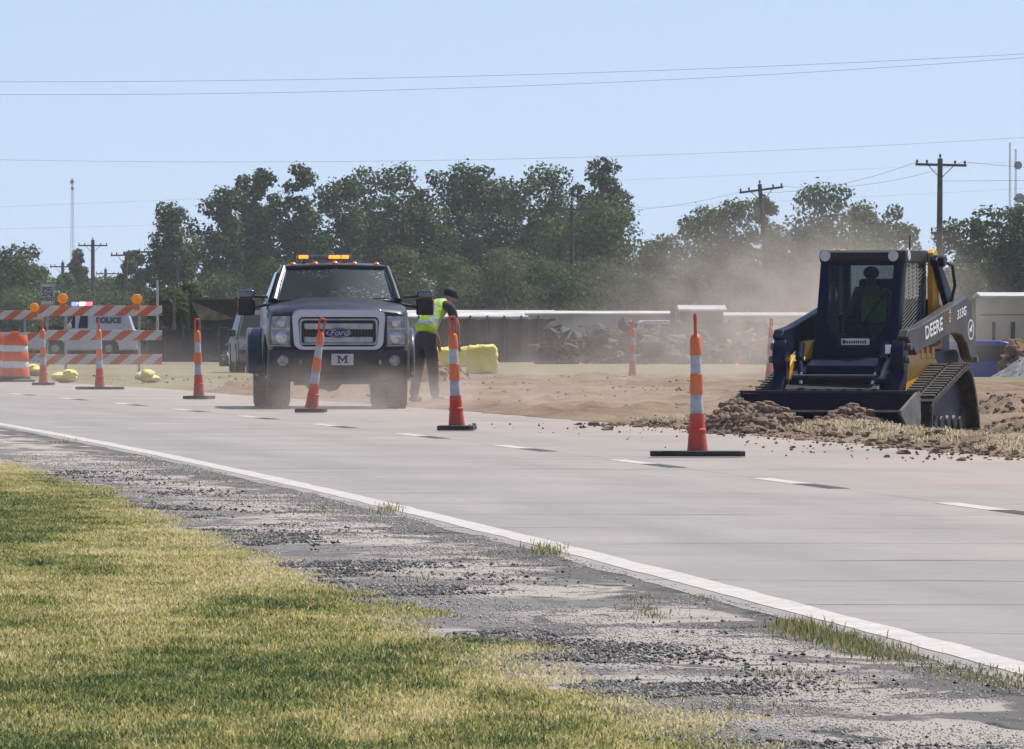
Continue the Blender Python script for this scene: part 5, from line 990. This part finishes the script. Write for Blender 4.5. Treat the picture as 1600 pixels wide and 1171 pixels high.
def wire(pts, D, lab, r=.014):
    cu = []; xs_ = [p[0] for p in pts]; ys_ = [p[1] for p in pts]; co = np.polyfit(xs_, ys_, min(2, len(pts)-1))
    for px in np.linspace(-900, 2500, 60): cu.append((GX(px, D), D, ZZ(float(np.polyval(co, px)), D)))
    o = MB().tube(cu, r*.42, 5).build('overhead_wire', WIRE); tag(o, lab, 'wire', 'overhead wires')
wire([(0, 128), (600, 123), (1200, 103), (1600, 85)], 500, 'uppermost overhead wire crossing the whole sky', .017); wire([(0, 148), (600, 142), (1200, 116), (1600, 91)], 505, 'second overhead wire just below the uppermost', .017)
wire([(0, 250), (500, 253), (900, 246), (1250, 234), (1600, 215)], 600, 'overhead wire at the level of the highest tree tops', .015)
wire([(0, 323), (120, 320), (240, 313), (1400, 262)], 640, 'faint wire crossing the sky left of the trees, upper of two', .009); wire([(0, 358), (240, 352), (1500, 300)], 650, 'faint wire crossing the sky left of the trees, lower of two', .009)
def span(p, q, D1, D2, lab, sag=.5):
    a = Vector((GX(p[0], D1), D1, ZZ(p[1], D1))); c = Vector((GX(q[0], D2), D2, ZZ(q[1], D2)))
    o = MB().tube([tuple(a.lerp(c, t)-Vector((0, 0, 4*sag*t*(1-t)))) for t in np.linspace(0, 1, 24)], .008, 5).build('overhead_wire', WIRE); tag(o, lab, 'wire', 'overhead wires')
span((1506, 253), (1222, 291), 556, 655, 'wire between the right ends of the two utility poles by the loader'); span((1433, 253), (1157, 300), 556, 655, 'wire between the left ends of the two utility poles by the loader')
span((1157, 300), (863, 327), 655, 740, 'wire running from the leaning pole to the pole before the tall trees'); span((1506, 253), (1900, 268), 556, 500, 'wire leaving the right pole past the lattice masts', .2); span((1469, 283), (1900, 270), 556, 500, 'lower wire leaving the right pole toward the right edge', .1)
def lattice(px, ytop, D, wpx, lab, dish=(), m=None, basey=500):
    x, z = GX(px, D), ZZ(ytop, D); t = thing('lattice_mast', lab, 'radio mast', (x, D, -2.5)); wd = wpx*D/F/2; Hh = z+2.5; b = MB(); r = .016*D/1500
    cs = [(wd*math.cos(R(90+120*k)), wd*math.sin(R(90+120*k))) for k in range(3)]
    tp = lambda f_: 1.7-1.15*f_
    for c in cs: b.tube([(c[0]*tp(0), c[1]*tp(0), 0), (c[0]*tp(1), c[1]*tp(1), Hh)], r*1.3, 5)
    n = int(Hh/(wd*2.4))
    for i in range(n):
        for k in range(3): c, d_ = cs[k], cs[(k+1) % 3]; b.tube([(c[0]*tp(i/n), c[1]*tp(i/n), Hh*i/n), (d_[0]*tp((i+1)/n), d_[1]*tp((i+1)/n), Hh*(i+1)/n)], r*.7, 4, cap=False)
    b.build('lattice', m or mat('mast_steel', (.10, .11, .13), .6), t)
    for (dy, dx_, rr) in dish: q = MB(); q.lathe([(.05, -.1), (rr, -.05), (rr, .4), (.05, .5)], 14, cx=wd+dx_, cy=Hh-dy, axis='y'); q.build('antenna_dish', mat('dish_grey', (.16, .17, .2), .5), t)
lattice(113, 279, 2600, 6, 'faint hazy lattice tower above the trees at the left', ((.8, -.5, .45), (2.2, -.4, .35)))
lattice(1578, 223, 1500, 4, 'thin lattice mast above the right hand trees, left of the pair'); lattice(1587, 233, 1450, 5, 'lattice mast with round dishes above the right hand trees, right of the pair', ((2, .1, .5), (6, .3, .6), (7.2, .2, .55), (8.4, -.8, .5)))
# ------------------------------------------------------------------ trees
def leafmat(name, c1, c2, c3):
    g = NB(name); at = g.node('ShaderNodeAttribute', attribute_name='rnd'); cr = g.node('ShaderNodeValToRGB'); el = cr.color_ramp.elements
    el[0].position = 0; el[0].color = (*c1, 1); el[1].position = 1; el[1].color = (*c3, 1); e = el.new(.55); e.color = (*c2, 1)
    g.l.new(at.outputs['Fac'], cr.inputs[0]); g.l.new(cr.outputs[0], g.b.inputs['Base Color']); g.b.inputs['Roughness'].default_value = .6; g.b.inputs['Specular IOR Level'].default_value = .15
    tr = g.node('ShaderNodeBsdfTranslucent'); g.l.new(cr.outputs[0], tr.inputs[0]); mx = g.node('ShaderNodeMixShader'); mx.inputs[0].default_value = .4
    g.l.new(g.b.outputs[0], mx.inputs[1]); g.l.new(tr.outputs[0], mx.inputs[2]); g.l.new(mx.outputs[0], g.n['Material Output'].inputs[0]); return g.m
LF = {'dark': leafmat('dark_leaves', (.015, .036, .008), (.042, .080, .018), (.20, .27, .07)), 'mid': leafmat('mid_leaves', (.028, .055, .012), (.068, .108, .028), (.24, .29, .10)), 'pale': leafmat('pale_leaves', (.06, .078, .03), (.11, .13, .05), (.19, .20, .09))}
BARK = mat('bark', (.06, .05, .04), .95, var=.3, scale=3)
def tree(nm, px, top, hwpx, D, kind, lab, low=.12, nleaf=5200, ls=.34, shape='round', group='trees beyond the lots', sd=0, base=-2.5, lobes=22):
    rs = np.random.default_rng(abs(int(px*7+top+sd))); x = GX(px, D); Hh = ZZ(top, D)-base; hw = hwpx*D/F*(1.9 if nm != 'conifer' else 1.2)
    t = thing(nm, lab, 'tree' if nm != 'bush' else 'bush', (x, D, base), group=group)
    cs, rr = [], []
    for k in range(lobes):
        zf = low+(1-low)*(k+.5)/lobes*.93
        w_ = {'round': math.sqrt(max(.05, 1-((zf-.50)/.56)**2)), 'cone': max(.12, 1.02-zf), 'vase': .45+.6*math.sin(math.pi*min(1, zf*.85)), 'top': .75+.3*math.sin(zf*9)}[shape]
        a = k*2.4+rs.uniform(-.5, .5); q_ = rs.uniform(.25, .80)
        r_ = max(.5 if shape != 'cone' else .3, hw*rs.uniform(.28, .48)*(.75 if zf > .75 else 1)*min(1, w_+.2)*(1 if shape != 'cone' else 1.15-zf)); d_ = max(0, hw*w_-r_*.8)*q_*1.25
        cs.append((math.cos(a)*d_, math.sin(a)*d_, min(Hh*zf, Hh-r_*.85))); rr.append(r_)
    tr_ = max(.5, hw*.3) if shape != 'cone' else .35; cs.append((rs.uniform(-.15, .15)*hw, 0, Hh-tr_*.9)); rr.append(tr_)
    for zf in (.25, .45, .62): cs.append((0, 0, Hh*zf+low*Hh*.4)); rr.append(hw*(.55 if shape != 'cone' else .6*(1-zf)))
    cs, rr = np.array(cs), np.array(rr); pr = rr**2/np.sum(rr**2); N = nleaf; ii = rs.choice(len(rr), N, p=pr)
    dv = rs.normal(0, 1, (N, 3)); dv /= np.linalg.norm(dv, axis=1)[:, None]; rad = rs.uniform(.25, 1, N)**.5*(1+.18*rs.normal(0, 1, N)*(rs.uniform(0, 1, N) < .4))
    Pp = cs[ii]+dv*(rr[ii]*rad)[:, None]*np.array([1, 1, .85]); Pp = Pp+rs.normal(0, .07, (N, 3))
    lump = fbm(Pp[:, 0]*1+Pp[:, 1]*.7+50, Pp[:, 2]+50, .9, 7+sd, 3); kp = (lump > .33) & (Pp[:, 2] > .2); Pp, lump, dvk = Pp[kp], lump[kp], dv[kp]; N = len(Pp)
    s_ = ls*rs.uniform(.5, 1.25, N); nn_ = dvk*.7+rs.normal(0, .55, (N, 3))+np.array([0, 0, .35]); nn_ /= np.linalg.norm(nn_, axis=1)[:, None]
    u_ = np.cross(nn_, rs.normal(0, 1, (N, 3))); u_ /= np.linalg.norm(u_, axis=1)[:, None]; v_ = np.cross(nn_, u_); su, sv = (u_*s_[:, None]*.5), (v_*s_[:, None]*.33)
    V = np.stack([Pp-su, Pp+sv+nn_*s_[:, None]*.08, Pp+su, Pp-sv], 1).reshape(-1, 3); Fc = np.arange(N*4).reshape(-1, 4)
    tone = np.clip(.42+(lump-.5)*.8+rs.normal(0, .15, N), 0, 1)
    cr_ = raw_mesh('crown', V, Fc, LF[kind], 4, attr=np.repeat(tone, 4)); cr_.parent = t
    b = MB(); b.tube([(0, 0, -.2), (rs.uniform(-.1, .1)*hw, 0, Hh*.4), (0, 0, Hh*.62)], [max(.12, Hh*.022), Hh*.016, .04], 8)
    for k in range(5): c_ = cs[(k*3) % len(cs)]; b.tube([(0, 0, Hh*(.2+.08*k)), tuple(c_*np.array([.5, .5, .5])+np.array([0, 0, Hh*(.1+.04*k)])), tuple(c_)], [.1, .07, .03], 6)
    b.build('trunk', BARK, t, smooth=True); return t
TL = [ # name, px, top, halfwidth px, D, kind, label, low
 ('tree', 268, 314, 38, 800, 'mid', 'leftmost of the big trees, standing alone-topped just right of the amber beacon', .1),
 ('tree', 338, 290, 36, 830, 'dark', 'dark tree whose top stands above the brown tarp shelter', .1), ('tree', 378, 272, 30, 850, 'dark', 'dark tree with a narrow top between the tarp shelter and the pickup mirror', .12),
 ('tree', 410, 262, 26, 845, 'dark', 'narrow crowned dark tree above the pickup mirror on the left', .3), ('tree', 463, 252, 32, 820, 'dark', 'tall dark spire shaped tree above the left half of the light bar', .1),
 ('tree', 525, 272, 42, 840, 'dark', 'dark tree above the right half of the light bar', .1), ('tree', 580, 258, 44, 860, 'dark', 'broad dark tree over the pickup roof edge', .12), ('tree', 640, 252, 48, 830, 'dark', 'broad dark tree above the pickup mirror beside the worker', .15),
 ('tree', 735, 254, 50, 870, 'dark', 'broad dark tree directly above the worker cap, past the gap of sky', .40), ('tree', 800, 275, 50, 850, 'dark', 'dark tree above the yellow bale', .1),
 ('tree', 858, 252, 46, 840, 'mid', 'tall mid green tree behind the left end of the far pole crossarm', .1), ('tree', 938, 242, 34, 850, 'dark', 'tallest tree, with a leaning tuft at its right side, above the far cone', .35), ('tree', 925, 300, 70, 820, 'mid', 'wide mid green tree behind the utility pole of the tall trees', .1),
 ('tree', 1020, 372, 38, 900, 'mid', 'low tree filling the dip between the tall trees and the cone', .05), ('tree', 1090, 318, 42, 860, 'mid', 'mid green tree above the near cone', .1), ('tree', 1140, 310, 42, 850, 'mid', 'mid green tree left of the leaning pole top', .1),
 ('tree', 1196, 304, 26, 880, 'mid', 'slim tree behind the top of the leaning pole', .1), ('tree', 1222, 352, 44, 870, 'mid', 'dusty tree between the leaning pole and the loader cab', .05), ('tree', 1290, 280, 52, 850, 'mid', 'tall round tree right above the loader cab', .1), ('tree', 1358, 312, 46, 860, 'mid', 'tree above the right corner of the loader cab', .1), ('tree', 1398, 345, 34, 860, 'mid', 'shorter tree ending the row left of the dark utility pole', .05),
 ('tree', 1500, 338, 36, 640, 'dark', 'dark tree immediately right of the dark utility pole', .1), ('tree', 1543, 320, 42, 650, 'dark', 'dark tree above the left end of the tan building', .1), ('tree', 1596, 312, 46, 640, 'dark', 'dark tree cut by the right picture edge below the masts', .1), ('tree', 1650, 330, 50, 660, 'dark', 'dark tree mostly outside the right picture edge', .1),
 ('tree', 8, 380, 44, 900, 'mid', 'round tree cut by the left picture edge above the white van', .1), ('tree', 48, 412, 30, 930, 'mid', 'shorter tree just left of the road sign', .1), ('tree', -60, 390, 60, 920, 'mid', 'tree outside the left picture edge', .1),
 ('tree', 96, 425, 26, 1050, 'mid', 'far tree behind the road sign', .05), ('tree', 120, 390, 15, 1080, 'mid', 'narrow dark tree between the lattice tower and the utility pole', .1), ('tree', 160, 430, 34, 1100, 'mid', 'far low tree above the police lights', .05), ('tree', 207, 390, 20, 950, 'dark', 'dark tree with crossarms beside it, standing left of the big trees', .05), ('tree', 200, 432, 40, 1000, 'mid', 'far low tree above the right amber beacon', .05)]
for i, (nm, px, top, hw, D, kd, lab, low) in enumerate(TL): tree(nm, px, top, hw, D, kd, lab, low, shape='cone' if nm == 'conifer' else 'round', sd=i, nleaf=int(7000+hw*220), ls=.24*D/800+.06)
FR = [(90, 445, 50, 880, 'mid', 'low dull bush mass behind the road sign'), (190, 455, 50, 860, 'mid', 'low bush mass behind the right half of the barricade'), (20, 450, 50, 850, 'mid', 'low bush mass over the white van'), (265, 450, 25, 420, 'pale', 'pale green bush between the barricade and the tarp shelter'), (293, 442, 16, 425, 'pale', 'tall narrow pale bush beside the tarp shelter'),
 (330, 420, 50, 790, 'dark', 'dark bush mass behind the tarp shelter'), (420, 400, 55, 780, 'dark', 'dark bush mass behind the left pickup mirror'), (520, 410, 60, 780, 'dark', 'dark bush mass behind the pickup cab'), (628, 382, 42, 720, 'pale', 'olive bushy tree above the right pickup mirror'), (700, 395, 50, 740, 'mid', 'olive bush behind the worker back'), (770, 385, 55, 730, 'pale', 'olive bushy tree above the yellow bales'), (850, 400, 55, 735, 'mid', 'dusty bushy tree left of the far pole'),
 (930, 400, 60, 745, 'pale', 'dusty bushy tree right of the far pole'), (1010, 420, 50, 740, 'pale', 'dusty bushy tree above the far cone'), (1080, 400, 50, 750, 'pale', 'dusty bushy tree above the near cone'), (1150, 400, 50, 745, 'pale', 'dusty bushy tree just left of the leaning pole foot'), (1230, 395, 50, 740, 'pale', 'dusty bushy tree just left of the loader cab'), (1320, 400, 60, 750, 'pale', 'dusty bushes hidden behind the loader cab'), (1420, 395, 50, 740, 'pale', 'dusty bushes behind the loader boom tower'), (1500, 410, 50, 620, 'mid', 'bush mass behind the tan building corner')]
for i, (px, top, hw, D, kd, lab) in enumerate(FR): tree('bush', px, top, hw, D, kd, lab, .02, nleaf=int(11000+hw*160), ls=.21 if D > 500 else .16, sd=100+i, group='bushes before the tree row', base=-2.5 if D > 500 else -.3, lobes=12)
# ------------------------------------------------------------------ air: even haze and blown dust
def haze_box(x0, x1, y0, y1, z0, z1, dens, col):
    m = bpy.data.materials.new('haze_air'); m.use_nodes = True; n = m.node_tree.nodes; l = m.node_tree.links; n.remove(n['Principled BSDF']); v = n.new('ShaderNodeVolumePrincipled'); v.inputs['Color'].default_value = (*col, 1); v.inputs['Density'].default_value = dens; v.inputs['Anisotropy'].default_value = .2; l.new(v.outputs[0], n['Material Output'].inputs['Volume'])
    o = MB().box(x0, x1, y0, y1, z0, z1).build('haze', m); tag(o, kind='stuff')
haze_box(-1500, 1500, -60, 2750, -6, 45, .0001, (.80, .85, .95))
def dust(px, D, z, rx, ry, rz_, dens, seed, col=(.84, .76, .68), thr=.44, nsc=1.5):
    m = bpy.data.materials.new('dust_air'); m.use_nodes = True; n = m.node_tree.nodes; l = m.node_tree.links; n.remove(n['Principled BSDF']); v = n.new('ShaderNodeVolumePrincipled'); v.inputs['Color'].default_value = (*col, 1); v.inputs['Anisotropy'].default_value = .1
    tc = n.new('ShaderNodeTexCoord'); ln = n.new('ShaderNodeVectorMath'); ln.operation = 'LENGTH'; l.new(tc.outputs['Object'], ln.inputs[0])
    mr = n.new('ShaderNodeMapRange'); mr.inputs[1].default_value = 1; mr.inputs[2].default_value = .2; l.new(ln.outputs['Value'], mr.inputs[0])
    mp = n.new('ShaderNodeMapping'); mp.inputs['Scale'].default_value = (rx*nsc, ry*nsc*.35, rz_*nsc*1.2); mp.inputs['Location'].default_value = (seed, seed*2, 0); l.new(tc.outputs['Object'], mp.inputs[0])
    no = n.new('ShaderNodeTexNoise'); no.inputs['Scale'].default_value = 1; no.inputs['Detail'].default_value = 3; l.new(mp.outputs[0], no.inputs['Vector'])
    m2 = n.new('ShaderNodeMapRange'); m2.inputs[1].default_value = thr-.02; m2.inputs[2].default_value = thr+.20; l.new(no.outputs[0], m2.inputs[0])
    mu = n.new('ShaderNodeMath'); mu.operation = 'MULTIPLY'; l.new(mr.outputs[0], mu.inputs[0]); l.new(m2.outputs[0], mu.inputs[1]); m3 = n.new('ShaderNodeMath'); m3.operation = 'MULTIPLY'; m3.inputs[1].default_value = dens; l.new(mu.outputs[0], m3.inputs[0]); l.new(m3.outputs[0], v.inputs['Density']); l.new(v.outputs[0], n['Material Output'].inputs['Volume'])
    b = MB(); b.ball((0, 0, 0), 1.0, 20); o = b.build('dust_cloud', m); o.location = (GX(px, D), D, z); o.scale = (rx, ry, rz_); tag(o, kind='stuff')
DUST = [(520, 156, .05, 2.6, 7, .75, .10, 3), (800, 165, .0, 4.5, 12, .8, .10, 9), (960, 250, .2, 7, 40, 1.6, .014, 14), (1230, 240, 1.2, 4.6, 40, 2.7, .036, 21), (1330, 190, 1.5, 2.6, 20, 1.5, .03, 27), (180, 200, .2, 4.5, 22, 1.0, .02, 31)]
for d in DUST: dust(*d)
